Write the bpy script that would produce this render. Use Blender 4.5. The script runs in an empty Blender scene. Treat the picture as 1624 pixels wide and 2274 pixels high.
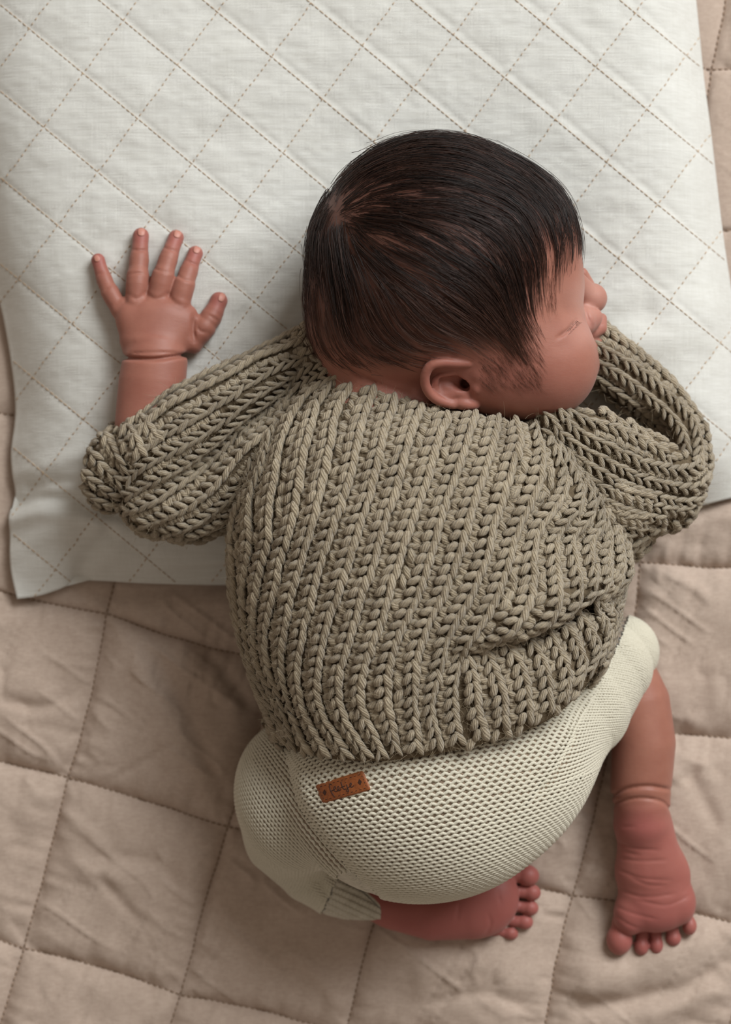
import bpy, bmesh, math, random
import numpy as np
from mathutils import Vector
from mathutils.bvhtree import BVHTree

# ------------------------------------------------------------------ camera, light, exposure
U = 0.0002            # metres per working unit (one photograph pixel at the height of the baby)
CZ, ZR = 5400.0, 400.0
DD = CZ - ZR
scene = bpy.context.scene
cam_data = bpy.data.cameras.new('camera')
cam_data.sensor_fit = 'HORIZONTAL'
cam_data.sensor_width = 36.0
cam_data.lens = 36.0 * DD / 1624.0
cam_data.clip_start = 0.01
cam_data.dof.use_dof = True
cam_data.dof.focus_distance = (CZ - 500) * U
cam_data.dof.aperture_fstop = 8.5
cam = bpy.data.objects.new('camera', cam_data)
cam.location = (0, 0, CZ * U)
scene.collection.objects.link(cam)
scene.camera = cam

world = bpy.data.worlds.new('room_light')
scene.world = world
world.use_nodes = True
world.node_tree.nodes['Background'].inputs[0].default_value = (1.0, 0.86, 0.72, 1)
world.node_tree.nodes['Background'].inputs[1].default_value = 0.285

def area_light(name, loc, target, size, size_y, power, col):
    l = bpy.data.lights.new(name, 'AREA')
    l.shape = 'RECTANGLE'; l.size = size; l.size_y = size_y
    l.energy = power; l.color = col
    o = bpy.data.objects.new(name, l)
    o.location = loc
    o.rotation_euler = (Vector(target) - Vector(loc)).to_track_quat('-Z', 'Y').to_euler()
    scene.collection.objects.link(o)
    return o
area_light('window_light', (1.12, 1.38, 1.55), (0.02, 0.0, 0.05), 1.3, 1.1, 72.0, (0.94, 0.985, 1.0))

vs = scene.view_settings
vs.view_transform = 'Standard'
vs.look = 'None'
vs.gamma = 1.0
vs.use_curve_mapping = False
vs.exposure = 0.0

# ------------------------------------------------------------------ small helpers
random.seed(4)
rng = np.random.default_rng(7)

def W(px, py, z):
    """point seen at photograph position (px, py) at height z, in working units"""
    s = (CZ - z) / DD
    return np.array([(px - 812.0) * s, (1137.0 - py) * s, z], dtype=float)

def WA(px, py, z):
    px = np.asarray(px, float); py = np.asarray(py, float); z = np.asarray(z, float) + 0 * px
    s = (CZ - z) / DD
    return np.stack([(px - 812.0) * s, (1137.0 - py) * s, z], -1)

def PX(P):
    s = (CZ - P[:, 2]) / DD
    return P[:, 0] / s + 812.0, 1137.0 - P[:, 1] / s

def vnoise(x, y, seed=0):
    """smooth value noise, -1..1"""
    xi = np.floor(x).astype(np.int64); yi = np.floor(y).astype(np.int64)
    fx = x - xi; fy = y - yi
    fx = fx * fx * fx * (fx * (fx * 6 - 15) + 10); fy = fy * fy * fy * (fy * (fy * 6 - 15) + 10)
    def h(a, b):
        n = (a * 374761393 + b * 668265263 + seed * 144665) & 0x7fffffff
        n = ((n ^ (n >> 13)) * 1274126177) & 0x7fffffff
        n = n ^ (n >> 16)
        return (n & 0xffff) / 32767.5 - 1.0
    a = h(xi, yi); b = h(xi + 1, yi); c = h(xi, yi + 1); d = h(xi + 1, yi + 1)
    return (a * (1 - fx) + b * fx) * (1 - fy) + (c * (1 - fx) + d * fx) * fy

def catmull(pts, step=None, n=None):
    """smooth curve through the given points (any dimension), resampled evenly"""
    p = np.asarray(pts, float)
    if len(p) == 2:
        dense = p[0] + np.linspace(0, 1, 60)[:, None] * (p[1] - p[0])
    else:
        q = np.vstack([2 * p[0] - p[1], p, 2 * p[-1] - p[-2]])
        t = np.linspace(0, 1, 24, endpoint=False)[:, None]
        segs = []
        for i in range(1, len(q) - 2):
            a, b, c, d = q[i - 1], q[i], q[i + 1], q[i + 2]
            segs.append(0.5 * ((2 * b) + (c - a) * t + (2 * a - 5 * b + 4 * c - d) * t ** 2 + (3 * b - a - 3 * c + d) * t ** 3))
        dense = np.vstack(segs + [p[-1:]])
    return resample(dense, step, n)

def resample(dense, step=None, n=None):
    L = np.concatenate([[0], np.cumsum(np.linalg.norm(np.diff(dense, axis=0), axis=1))])
    if n is None:
        n = max(2, int(round(L[-1] / step)) + 1)
    t = np.linspace(0, L[-1], n)
    return np.stack([np.interp(t, L, dense[:, k]) for k in range(dense.shape[1])], 1)

def make_mesh(name, verts, faces, mats, parent=None, smooth=True, mat_index=None, uv=None):
    me = bpy.data.meshes.new(name)
    verts = np.asarray(verts, float) * U
    faces = np.asarray(faces) if not isinstance(faces, list) else faces
    if isinstance(faces, np.ndarray):
        k = faces.shape[1]; nf = len(faces)
        me.vertices.add(len(verts)); me.vertices.foreach_set('co', verts.ravel())
        me.loops.add(nf * k); me.loops.foreach_set('vertex_index', faces.ravel().astype(np.int32))
        me.polygons.add(nf); me.polygons.foreach_set('loop_start', np.arange(0, nf * k, k, dtype=np.int32))
        me.update(calc_edges=True)
    else:
        me.from_pydata([tuple(v) for v in verts], [], faces)
    me.polygons.foreach_set('use_smooth', np.full(len(me.polygons), smooth))
    for m in (mats if isinstance(mats, (list, tuple)) else [mats]):
        me.materials.append(m)
    if mat_index is not None:
        me.polygons.foreach_set('material_index', np.asarray(mat_index, dtype=np.int32))
    if uv is not None:       # per-vertex uv
        lay = me.uv_layers.new(name='UVMap')
        li = np.empty(len(me.loops), dtype=np.int32); me.loops.foreach_get('vertex_index', li)
        lay.data.foreach_set('uv', np.asarray(uv, float)[li].ravel())
    me.update()
    o = bpy.data.objects.new(name, me)
    scene.collection.objects.link(o)
    if parent is not None:
        o.parent = parent
    return o

def attr(o, name, values):
    a = o.data.attributes.new(name, 'FLOAT', 'POINT')
    a.data.foreach_set('value', np.asarray(values, np.float32))

def thing(name, label, cat):
    o = bpy.data.objects.new(name, None)
    o['label'] = label; o['category'] = cat
    scene.collection.objects.link(o)
    return o

# ------------------------------------------------------------------ implicit shapes
class Field:
    MARGIN = 95.0
    def __init__(self):
        self.ops = []
    def add(self, fn, lo, hi, mode='u', k=0.0):
        m = (self.MARGIN + k) if mode == 'u' else 0.0
        self.ops.append((np.asarray(lo, float) - m, np.asarray(hi, float) + m, fn, mode, k))
    def eval(self, P):
        n = len(P)
        if n > 12000:
            return np.concatenate([self.eval(P[k:k + 6000]) for k in range(0, n, 6000)])
        d = np.full(n, 400.0)
        if n == 0:
            return d
        mn = P.min(0); mx = P.max(0)
        X = Y = Z = None
        for lo, hi, fn, mode, k in self.ops:
            if mn[0] > hi[0] or mn[1] > hi[1] or mn[2] > hi[2] or mx[0] < lo[0] or mx[1] < lo[1] or mx[2] < lo[2]:
                continue
            whole = (mn[0] >= lo[0] and mn[1] >= lo[1] and mn[2] >= lo[2] and mx[0] <= hi[0] and mx[1] <= hi[1] and mx[2] <= hi[2])
            if whole:
                Q = P; cur = d
            else:
                if X is None:
                    X, Y, Z = np.ascontiguousarray(P[:, 0]), np.ascontiguousarray(P[:, 1]), np.ascontiguousarray(P[:, 2])
                m = np.flatnonzero((X >= lo[0]) & (X <= hi[0]) & (Y >= lo[1]) & (Y <= hi[1]) & (Z >= lo[2]) & (Z <= hi[2]))
                if not len(m):
                    continue
                Q = P[m]; cur = d[m]
            v = fn(Q)
            if mode == 'u':
                if k > 0:
                    h = np.clip(0.5 + 0.5 * (v - cur) / k, 0, 1)
                    r = v + (cur - v) * h - k * h * (1 - h)
                else:
                    r = np.minimum(v, cur)
            elif mode == 's':
                v = -v
                if k > 0:
                    h = np.clip(0.5 - 0.5 * (v - cur) / k, 0, 1)
                    r = v * (1 - h) + cur * h + k * h * (1 - h)
                else:
                    r = np.maximum(v, cur)
            else:
                r = cur + v
            if whole:
                d = r
            else:
                d[m] = r
        return d
    def grad(self, P, e=2.0):
        g = np.zeros_like(P)
        for sx, sy, sz in ((1, -1, -1), (-1, -1, 1), (-1, 1, -1), (1, 1, 1)):
            s = np.array([sx, sy, sz], float)
            g += s * self.eval(P + e * s)[:, None]
        return g / (4 * e)
    def project(self, P, off=0.0, it=2, maxstep=12.0, e=2.0):
        P = P.copy()
        for _ in range(it):
            f = self.eval(P) - off
            g = self.grad(P, e)
            n2 = np.maximum((g * g).sum(1), 0.05)
            st = f / n2
            dp = g * st[:, None]
            ln = np.linalg.norm(dp, axis=1)
            sc = np.minimum(1.0, maxstep / np.maximum(ln, 1e-6))
            P -= dp * sc[:, None]
        return P
    def normal(self, P, e=2.0):
        g = self.grad(P, e)
        return g / np.maximum(np.linalg.norm(g, axis=1), 1e-6)[:, None]
    def drop(self, px, py, ztop=760.0, zbot=-20.0, step=5.0):
        """first surface point seen from the lens at photograph positions; nan z where there is none"""
        px = np.asarray(px, float); py = np.asarray(py, float)
        zs = np.arange(ztop, zbot, -step)
        n = len(px)
        out = np.full((n, 3), np.nan)
        for a in range(0, n, 400):
            b = min(n, a + 400)
            Z = np.repeat(zs[None, :], b - a, 0)
            P = WA(np.repeat(px[a:b, None], len(zs), 1), np.repeat(py[a:b, None], len(zs), 1), Z)
            f = self.eval(P.reshape(-1, 3)).reshape(b - a, len(zs))
            neg = f < 0
            first = np.argmax(neg, axis=1)
            ok = neg.any(1)
            i1 = np.maximum(first, 1); i0 = i1 - 1
            r = np.arange(b - a)
            f0 = f[r, i0]; f1 = f[r, i1]
            t = np.clip(f0 / np.maximum(f0 - f1, 1e-6), 0, 1)
            z = zs[i0] + (zs[i1] - zs[i0]) * t
            q = WA(px[a:b], py[a:b], z)
            q[~ok] = np.nan
            out[a:b] = q
        return out

def ell(c, r, rotz=0.0, roty=0.0, rotx=0.0):
    c = np.asarray(c, float); r = np.asarray(r, float)
    cz, sz = math.cos(rotz), math.sin(rotz); cy, sy = math.cos(roty), math.sin(roty); cx, sx = math.cos(rotx), math.sin(rotx)
    R = np.array([[cz, -sz, 0], [sz, cz, 0], [0, 0, 1]]) @ np.array([[cy, 0, sy], [0, 1, 0], [-sy, 0, cy]]) @ np.array([[1, 0, 0], [0, cx, -sx], [0, sx, cx]])
    def fn(P):
        q = (P - c) @ R
        k0 = np.sqrt(((q / r) ** 2).sum(1)); k1 = np.sqrt(((q / (r * r)) ** 2).sum(1))
        return k0 * (k0 - 1) / np.maximum(k1, 1e-6)
    m = float(r.max())
    ext = np.sqrt(((R * r) ** 2).sum(1))
    return fn, c - ext, c + ext

def chain(pts, rad, flat=1.0):
    """rounded tube through the points with a radius at each; flat < 1 squashes it in height"""
    pts = np.asarray(pts, float); rad = np.asarray(rad, float)
    sc = np.array([1, 1, 1.0 / flat])
    def fn(P):
        best = None
        Ps = P * sc
        for i in range(len(pts) - 1):
            a = pts[i] * sc; b = pts[i + 1] * sc
            ab = b - a
            t = np.clip(((Ps - a) @ ab) / (ab @ ab), 0, 1)
            dd = np.linalg.norm(Ps - a - t[:, None] * ab, axis=1) - (rad[i] + (rad[i + 1] - rad[i]) * t)
            best = dd if best is None else np.minimum(best, dd)
        return best * min(1.0, flat)
    R = rad.max()
    return fn, pts.min(0) - R, pts.max(0) + R

def U_(F, prim, k=0.0):
    F.add(prim[0], prim[1], prim[2], 'u', k)
def S_(F, prim, k=0.0):
    F.add(prim[0], prim[1], prim[2], 's', k)

def poly_dist(px, py, poly):
    best = np.full(len(px), 1e9)
    for (ax, ay), (bx, by) in zip(poly[:-1], poly[1:]):
        vx, vy = bx - ax, by - ay
        t = np.clip(((px - ax) * vx + (py - ay) * vy) / (vx * vx + vy * vy), 0, 1)
        best = np.minimum(best, np.hypot(px - ax - t * vx, py - ay - t * vy))
    return best

def G_(F, poly, width, depth, zmin=-50.0, zmax=900.0, smooth=True):
    """a crease (depth > 0) or a ridge (depth < 0) that follows a line over the upper side of a shape"""
    poly = np.asarray(poly, float)
    if smooth and len(poly) > 2:
        poly = catmull(poly, step=max(8.0, width * 1.5))
    zr = 0.5 * (max(zmin, 0) + min(zmax, 700))
    cs = np.array([W(x, y, z) for x, y in poly for z in (max(zmin, 0), min(zmax, 750))])
    lo = cs.min(0) - 3 * width; hi = cs.max(0) + 3 * width
    lo[2] = zmin; hi[2] = zmax
    ln = len(poly)
    # fade towards the ends of the line
    def fn(P):
        x, y = PX(P)
        dd = poly_dist(x, y, poly)
        de = np.minimum(np.hypot(x - poly[0, 0], y - poly[0, 1]), np.hypot(x - poly[-1, 0], y - poly[-1, 1]))
        fade = np.clip(de / (4 * width) + 0.25, 0, 1)
        return depth * np.exp(-(dd / width) ** 2) * fade
    F.add(fn, lo, hi, 'a')

def surface_nets(F, lo, hi, h, B=16):
    lo = np.asarray(lo, float); hi = np.asarray(hi, float)
    nb = np.ceil((hi - lo) / (h * B)).astype(int)
    n = nb * B + 1
    V = np.full(n, 100.0, dtype=np.float32)
    bi = np.stack(np.meshgrid(*[np.arange(k) for k in nb], indexing='ij'), -1).reshape(-1, 3)
    cent = lo + (bi + 0.5) * B * h
    fc = F.eval(cent)
    rad = 0.5 * B * h * math.sqrt(3)
    off = np.stack(np.meshgrid(*[np.arange(B + 1)] * 3, indexing='ij'), -1).reshape(-1, 3)
    for b, f in zip(bi, fc):
        s = b * B
        if abs(f) > rad * 1.7 + 14:
            if f < 0:
                V[s[0]:s[0] + B + 1, s[1]:s[1] + B + 1, s[2]:s[2] + B + 1] = -100.0
            continue
        P = lo + (s + off) * h
        V[s[0]:s[0] + B + 1, s[1]:s[1] + B + 1, s[2]:s[2] + B + 1] = F.eval(P).reshape(B + 1, B + 1, B + 1)
    S = V < 0
    c = np.zeros(tuple(np.array(n) - 1), dtype=np.uint8)
    for dx in (0, 1):
        for dy in (0, 1):
            for dz in (0, 1):
                c += S[dx:n[0] - 1 + dx, dy:n[1] - 1 + dy, dz:n[2] - 1 + dz]
    act = (c > 0) & (c < 8)
    idx = np.argwhere(act)
    vid = np.full(act.shape, -1, dtype=np.int32)
    vid[act] = np.arange(len(idx))
    acc = np.zeros((len(idx), 3)); cnt = np.zeros(len(idx))
    corners = [(a, b, cc) for a in (0, 1) for b in (0, 1) for cc in (0, 1)]
    val = {k: V[idx[:, 0] + k[0], idx[:, 1] + k[1], idx[:, 2] + k[2]].astype(float) for k in corners}
    for a in corners:
        for ax in range(3):
            if a[ax] == 0:
                b = list(a); b[ax] = 1; b = tuple(b)
                va, vb = val[a], val[b]
                m = (va < 0) != (vb < 0)
                t = np.where(m, va / np.where(m, va - vb, 1), 0)
                p = np.repeat(np.array(a, float)[None], len(idx), 0)
                p[:, ax] += t
                acc[m] += p[m]; cnt[m] += 1
    verts = lo + (idx + acc / np.maximum(cnt, 1)[:, None]) * h
    quads = []
    for ax in range(3):
        o1, o2 = (ax + 1) % 3, (ax + 2) % 3
        sl0 = [slice(None)] * 3; sl1 = [slice(None)] * 3
        sl0[ax] = slice(0, n[ax] - 1); sl1[ax] = slice(1, n[ax])
        s0 = S[tuple(sl0)]; s1 = S[tuple(sl1)]
        for (flip, m) in ((False, s0 & ~s1), (True, ~s0 & s1)):
            e = np.argwhere(m)
            e = e[(e[:, o1] > 0) & (e[:, o2] > 0) & (e[:, o1] < n[o1] - 1) & (e[:, o2] < n[o2] - 1)]
            if not len(e):
                continue
            def at(d1, d2):
                q = e.copy(); q[:, o1] -= d1; q[:, o2] -= d2
                return vid[q[:, 0], q[:, 1], q[:, 2]]
            f = np.stack([at(1, 1), at(0, 1), at(0, 0), at(1, 0)], 1)
            quads.append(f[:, ::-1] if flip else f)
    quads = np.vstack(quads)
    quads = quads[(quads >= 0).all(1)]
    verts = F.project(verts, it=2, maxstep=h)
    return verts, quads

# ------------------------------------------------------------------ materials
class NT:
    def __init__(self, name):
        self.m = bpy.data.materials.new(name)
        self.m.use_nodes = True
        self.t = self.m.node_tree
        self.b = self.t.nodes['Principled BSDF']
    def n(self, typ, **kw):
        nd = self.t.nodes.new(typ)
        for k, v in kw.items():
            setattr(nd, k, v)
        return nd
    def set(self, nd, key, v):
        if hasattr(v, 'is_linked'):
            self.t.links.new(v, nd.inputs[key])
        else:
            nd.inputs[key].default_value = v
    def math(self, op, a, b=None, c=None):
        nd = self.n('ShaderNodeMath', operation=op)
        for i, v in enumerate((a, b, c)):
            if v is not None:
                self.set(nd, i, v)
        return nd.outputs[0]
    def mix(self, f, a, b, mode='MIX'):
        nd = self.n('ShaderNodeMix', data_type='RGBA', blend_type=mode)
        self.set(nd, 0, f); self.set(nd, 6, a); self.set(nd, 7, b)
        return nd.outputs[2]
    def attr(self, name):
        return self.n('ShaderNodeAttribute', attribute_name=name).outputs['Fac']
    def coord(self, which='Object'):
        return self.n('ShaderNodeTexCoord').outputs[which]
    def noise(self, vec, scale, detail=3.0, rough=0.55, mapscale=None, rot=None):
        if mapscale or rot:
            mp = self.n('ShaderNodeMapping')
            self.t.links.new(vec, mp.inputs[0])
            if mapscale: mp.inputs['Scale'].default_value = mapscale
            if rot: mp.inputs['Rotation'].default_value = rot
            vec = mp.outputs[0]
        nd = self.n('ShaderNodeTexNoise')
        self.t.links.new(vec, nd.inputs['Vector'])
        nd.inputs['Scale'].default_value = scale
        nd.inputs['Detail'].default_value = detail
        nd.inputs['Roughness'].default_value = rough
        return nd.outputs['Fac']
    def ramp(self, f, a, b, lo=0.0, hi=1.0):
        nd = self.n('ShaderNodeMapRange')
        self.set(nd, 0, f)
        nd.inputs[1].default_value = lo; nd.inputs[2].default_value = hi
        nd.inputs[3].default_value = a; nd.inputs[4].default_value = b
        return nd.outputs[0]
    def bump(self, h, strength, dist, prev=None):
        nd = self.n('ShaderNodeBump')
        nd.inputs['Strength'].default_value = strength
        nd.inputs['Distance'].default_value = dist
        self.set(nd, 'Height', h)
        if prev is not None:
            self.t.links.new(prev, nd.inputs['Normal'])
        return nd.outputs[0]
    def out(self, color=None, rough=None, normal=None, **kw):
        if color is not None: self.set(self.b, 'Base Color', color)
        if rough is not None: self.set(self.b, 'Roughness', rough)
        if normal is not None: self.t.links.new(normal, self.b.inputs['Normal'])
        for k, v in kw.items():
            self.set(self.b, k, v)
        return self.m

def rgb(r, g, b):
    f = lambda c: (c / 255 / 12.92) if c / 255 <= 0.04045 else ((c / 255 + 0.055) / 1.055) ** 2.4
    return (f(r), f(g), f(b), 1.0)

def weave(t, pitch, vec):
    """fine plain weave relief"""
    sep = t.n('ShaderNodeSeparateXYZ'); t.t.links.new(vec, sep.inputs[0])
    k = 2 * math.pi / pitch
    sx = t.math('SINE', t.math('MULTIPLY', sep.outputs[0], k))
    sy = t.math('SINE', t.math('MULTIPLY', sep.outputs[1], k))
    return t.math('MULTIPLY', sx, sy)

def mat_linen(name, c0, c1, pitch, slub, bumpd, rough=0.9, sheen=0.15):
    t = NT(name)
    co = t.coord()
    sl = t.noise(co, 1.0, 4.0, 0.6, mapscale=slub)
    sl2 = t.noise(co, 1.0, 3.0, 0.6, mapscale=(slub[1] * 0.9, slub[0], slub[2]))
    big = t.noise(co, 18.0, 2.0)
    f = t.math('ADD', t.math('MULTIPLY', sl, 0.55), t.math('MULTIPLY', sl2, 0.25))
    f = t.math('ADD', f, t.math('MULTIPLY', big, 0.2))
    col = t.mix(t.ramp(f, 0.0, 1.0, 0.35, 0.65), c0, c1)
    w = weave(t, pitch, co)
    h = t.math('ADD', t.math('MULTIPLY', w, 0.35), t.math('MULTIPLY', sl, 1.0))
    h = t.math('ADD', h, t.math('MULTIPLY', sl2, 0.6))
    fuzz = t.noise(co, 900.0, 3.0, 0.7)
    h = t.math('ADD', h, t.math('MULTIPLY', fuzz, 0.5))
    n = t.bump(h, 0.55, bumpd)
    return t.out(col, rough, n, **{'Sheen Weight': sheen, 'Specular IOR Level': 0.2})

M = {}
M['pillow'] = mat_linen('pillow_linen', rgb(211, 208, 200), rgb(225, 223, 217), 0.0005, (55, 1200, 200), 0.0005)
M['quilt'] = mat_linen('quilt_cotton', rgb(176, 155, 140), rgb(192, 172, 157), 0.0004, (300, 700, 300), 0.00025)

t = NT('stitch_thread_tan')
M['thread'] = t.out(t.mix(t.noise(t.coord(), 300.0), rgb(160, 132, 102), rgb(196, 170, 140)), 0.8)
t = NT('seam_thread_brown')
M['seam'] = t.out(t.mix(t.noise(t.coord(), 300.0), rgb(120, 98, 80), rgb(158, 134, 114)), 0.85)

# yarn: plied and fuzzy
t = NT('olive_beige_yarn')
uvn = t.coord('UV')
sep = t.n('ShaderNodeSeparateXYZ'); t.t.links.new(uvn, sep.inputs[0])
st = t.math('SINE', t.math('ADD', t.math('MULTIPLY', sep.outputs[0], 2 * math.pi * 2.6), t.math('MULTIPLY', sep.outputs[1], 2 * math.pi * 9.0)))
mp = t.n('ShaderNodeMapping'); t.t.links.new(uvn, mp.inputs[0]); mp.inputs['Rotation'].default_value = (0, 0, 0.28); mp.inputs['Scale'].default_value = (4.0, 46.0, 1.0)
heather = t.noise(mp.outputs[0], 1.0, 3.0, 0.65)          # single fibres along the ply
fib = t.noise(t.coord(), 2600.0, 3.0, 0.7)
var = t.noise(t.coord(), 90.0, 2.0)
f = t.math('ADD', t.math('ADD', t.math('MULTIPLY', fib, 0.25), t.math('MULTIPLY', var, 0.3)), t.math('MULTIPLY', heather, 0.45))
col = t.mix(t.ramp(f, 0, 1, 0.34, 0.66), rgb(128, 111, 88), rgb(203, 185, 156))
h = t.math('ADD', t.math('ADD', t.math('MULTIPLY', st, 0.4), t.math('MULTIPLY', heather, 1.1)), t.math('MULTIPLY', fib, 0.5))
M['yarn'] = t.out(col, 0.95, t.bump(h, 1.0, 0.0005), **{'Sheen Weight': 0.3, 'Sheen Roughness': 0.6, 'Specular IOR Level': 0.1})
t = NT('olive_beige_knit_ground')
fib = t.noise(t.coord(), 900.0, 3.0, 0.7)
M['yarn_base'] = t.out(t.mix(fib, rgb(84, 72, 57), rgb(116, 101, 81)), 1.0, t.bump(fib, 0.8, 0.0008), **{'Specular IOR Level': 0.05})  # darker than the yarn: shade of the deep gaps put into the ground colour

# skin
t = NT('newborn_skin')
co = t.coord()
mot = t.noise(co, 60.0, 4.0, 0.6)
fine = t.noise(co, 1500.0, 2.0, 0.6)
red = t.attr('red'); scalp = t.attr('scalp'); pale = t.attr('pale')
base = t.mix(t.ramp(mot, 0, 1, 0.3, 0.7), rgb(143, 93, 75), rgb(158, 108, 89))
base = t.mix(t.math('MULTIPLY', red, 1.0), base, rgb(158, 82, 81))
base = t.mix(pale, base, rgb(212, 165, 152))
base = t.mix(scalp, base, rgb(88, 54, 42))
wr = t.noise(co, 1.0, 3.0, 0.6, mapscale=(260, 900, 400))
h = t.math('ADD', t.math('MULTIPLY', fine, 0.35), t.math('MULTIPLY', wr, 0.65))
M['skin'] = t.out(base, 0.52, t.bump(h, 0.25, 0.0004), **{'Subsurface Weight': 0.22, 'Subsurface Radius': (0.0035, 0.0014, 0.0008), 'Subsurface Scale': 1.0, 'Specular IOR Level': 0.35, 'Sheen Weight': 0.08})
t = NT('fingernail')
M['nail'] = t.out(rgb(182, 122, 106), 0.5, **{'Specular IOR Level': 0.5, 'Subsurface Weight': 0.1, 'Subsurface Radius': (0.002, 0.001, 0.0006)})

# hair
t = NT('dark_baby_hair')
var = t.attr('tone')
M['hair'] = t.out(t.mix(var, rgb(20, 13, 11), rgb(84, 52, 38)), 0.45, **{'Specular IOR Level': 0.42})
t = NT('fine_down')
M['lash'] = t.out(rgb(60, 40, 34), 0.5)

# cream cotton knit of the trousers, relief from rows and stitches
def knit_mat(name, c0, c1):
    t = NT(name)
    u = t.attr('ku'); v = t.attr('kv'); reg = t.attr('krib'); side = t.attr('kside')
    two = 2 * math.pi
    row = t.math('MULTIPLY', v, two)
    rowi = t.math('FLOOR', t.math('ADD', v, 0.25))
    alt = t.math('SUBTRACT', t.math('MULTIPLY', t.math('MODULO', rowi, 2.0), 2.0), 1.0)
    cu = t.math('COSINE', t.math('MULTIPLY', u, two))
    jit = t.math('MULTIPLY', t.math('SUBTRACT', t.noise(t.coord(), 260.0, 2.0), 0.5), 2.2)
    purl = t.math('COSINE', t.math('ADD', t.math('ADD', row, jit), t.math('MULTIPLY', cu, 1.35)))
    # side panels: finer eyelet rows
    row2 = t.math('COSINE', t.math('ADD', t.math('MULTIPLY', v, two * 0.8), t.math('MULTIPLY', jit, 0.7)))
    col2 = t.math('COSINE', t.math('MULTIPLY', u, two * 1.3))
    eye = t.math('SUBTRACT', t.math('MULTIPLY', row2, 0.55), t.math('MULTIPLY', t.math('MULTIPLY', t.math('MAXIMUM', col2, 0.0), t.math('MAXIMUM', t.math('MULTIPLY', row2, -1.0), 0.0)), 1.6))
    hm = t.n('ShaderNodeMix', data_type='FLOAT')
    t.set(hm, 0, side); t.set(hm, 2, purl); t.set(hm, 3, eye)
    rib = t.math('ADD', t.math('MULTIPLY', t.math('COSINE', t.math('MULTIPLY', u, two * 0.55)), 1.3), t.math('MULTIPLY', t.math('COSINE', t.math('ADD', row, t.math('MULTIPLY', cu, 1.0))), 0.4))
    hm2 = t.n('ShaderNodeMix', data_type='FLOAT')
    t.set(hm2, 0, reg); t.set(hm2, 2, hm.outputs[0]); t.set(hm2, 3, rib)
    fib = t.noise(t.coord(), 2200.0, 3.0, 0.7)
    h = t.math('ADD', hm2.outputs[0], t.math('MULTIPLY', fib, 0.9))
    var = t.noise(t.coord(), 220.0, 3.0, 0.6)
    col = t.mix(t.ramp(t.math('ADD', t.math('MULTIPLY', var, 0.5), t.math('MULTIPLY', fib, 0.5)), 0, 1, 0.35, 0.65), c0, c1)
    col = t.mix(t.math('MAXIMUM', reg, t.attr('kplain')), t.mix(var, rgb(142, 121, 102), rgb(170, 150, 130)), col)  # ground beneath the yarn rows browner: shade of the knit holes mixed into colour
    return t.out(col, 0.95, t.bump(h, 1.0, 0.00042), **{'Sheen Weight': 0.25, 'Specular IOR Level': 0.1})
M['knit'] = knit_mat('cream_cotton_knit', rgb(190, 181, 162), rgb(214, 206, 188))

t = NT('cream_cotton_yarn')
fib = t.noise(t.coord(), 2400.0, 3.0, 0.7)
M['cotton'] = t.out(t.mix(t.ramp(fib, 0, 1, 0.3, 0.7), rgb(192, 184, 164), rgb(217, 210, 192)), 0.9, t.bump(fib, 0.6, 0.0003), **{'Sheen Weight': 0.2, 'Specular IOR Level': 0.15})
t = NT('tan_leather')
co = t.coord()
g = t.noise(co, 500.0, 4.0, 0.65)
M['leather'] = t.out(t.mix(t.ramp(g, 0, 1, 0.3, 0.7), rgb(116, 60, 24), rgb(152, 84, 38)), 0.55, t.bump(g, 0.5, 0.0004))
t = NT('leather_cut_edge')
M['leather_edge'] = t.out(rgb(214, 168, 128), 0.8)
t = NT('burnt_stamp_brown')
M['stamp'] = t.out(rgb(58, 28, 14), 0.7)

# ------------------------------------------------------------------ quilt on the bed
QN = {  # seam crossings (column, row) as seen in the photograph
    (1, 1): (235, 1363), (1, 2): (150, 1727), (1, 3): (52, 2108), (2, 1): (612, 1472), (2, 2): (505, 1838), (2, 3): (400, 2212),
    (3, 1): (985, 1552), (3, 2): (868, 1925), (3, 3): (768, 2300), (4, 0): (1424, 1248), (4, 1): (1362, 1614), (4, 2): (1274, 1990), (4, 3): (1205, 2330),
    (5, 0): (1800, 1256), (5, 1): (1745, 1648), (5, 2): (1680, 2062), (5, 3): (1600, 2420),
    (0, 1): (-150, 1270), (0, 2): (-240, 1630), (0, 3): (-330, 2010), (1, 0): (320, 1000), (2, 0): (705, 1105), (3, 0): (1075, 1190), (0, 0): (-60, 900),
    (4, -1): (1480, 885), (4, -2): (1533, 518), (4, -3): (1583, 152), (4, -4): (1640, -220), (5, -1): (1860, 880), (5, -2): (1915, 512), (5, -3): (1965, 150), (5, -4): (2020, -220)}
for i in range(0, 4):
    for j in range(-1, -5, -1):
        a = np.array(QN[(i, j + 1)], float)
        QN[(i, j)] = tuple(a + (78, -366))
for i in range(0, 6):
    a = np.array(QN[(i, 3)], float); b = np.array(QN[(i, 2)], float)
    QN[(i, 4)] = tuple(2 * a - b)

for j in range(-4, 5):
    QN[(-1, j)] = tuple(2 * np.array(QN[(0, j)], float) - np.array(QN[(1, j)], float)); QN[(6, j)] = tuple(2 * np.array(QN[(5, j)], float) - np.array(QN[(4, j)], float))
for i in range(-1, 7):
    QN[(i, 5)] = tuple(2 * np.array(QN[(i, 4)], float) - np.array(QN[(i, 3)], float)); QN[(i, -5)] = tuple(2 * np.array(QN[(i, -4)], float) - np.array(QN[(i, -3)], float))

def qpos(x, y, z=10.0):
    return WA(x, y, z)

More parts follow.
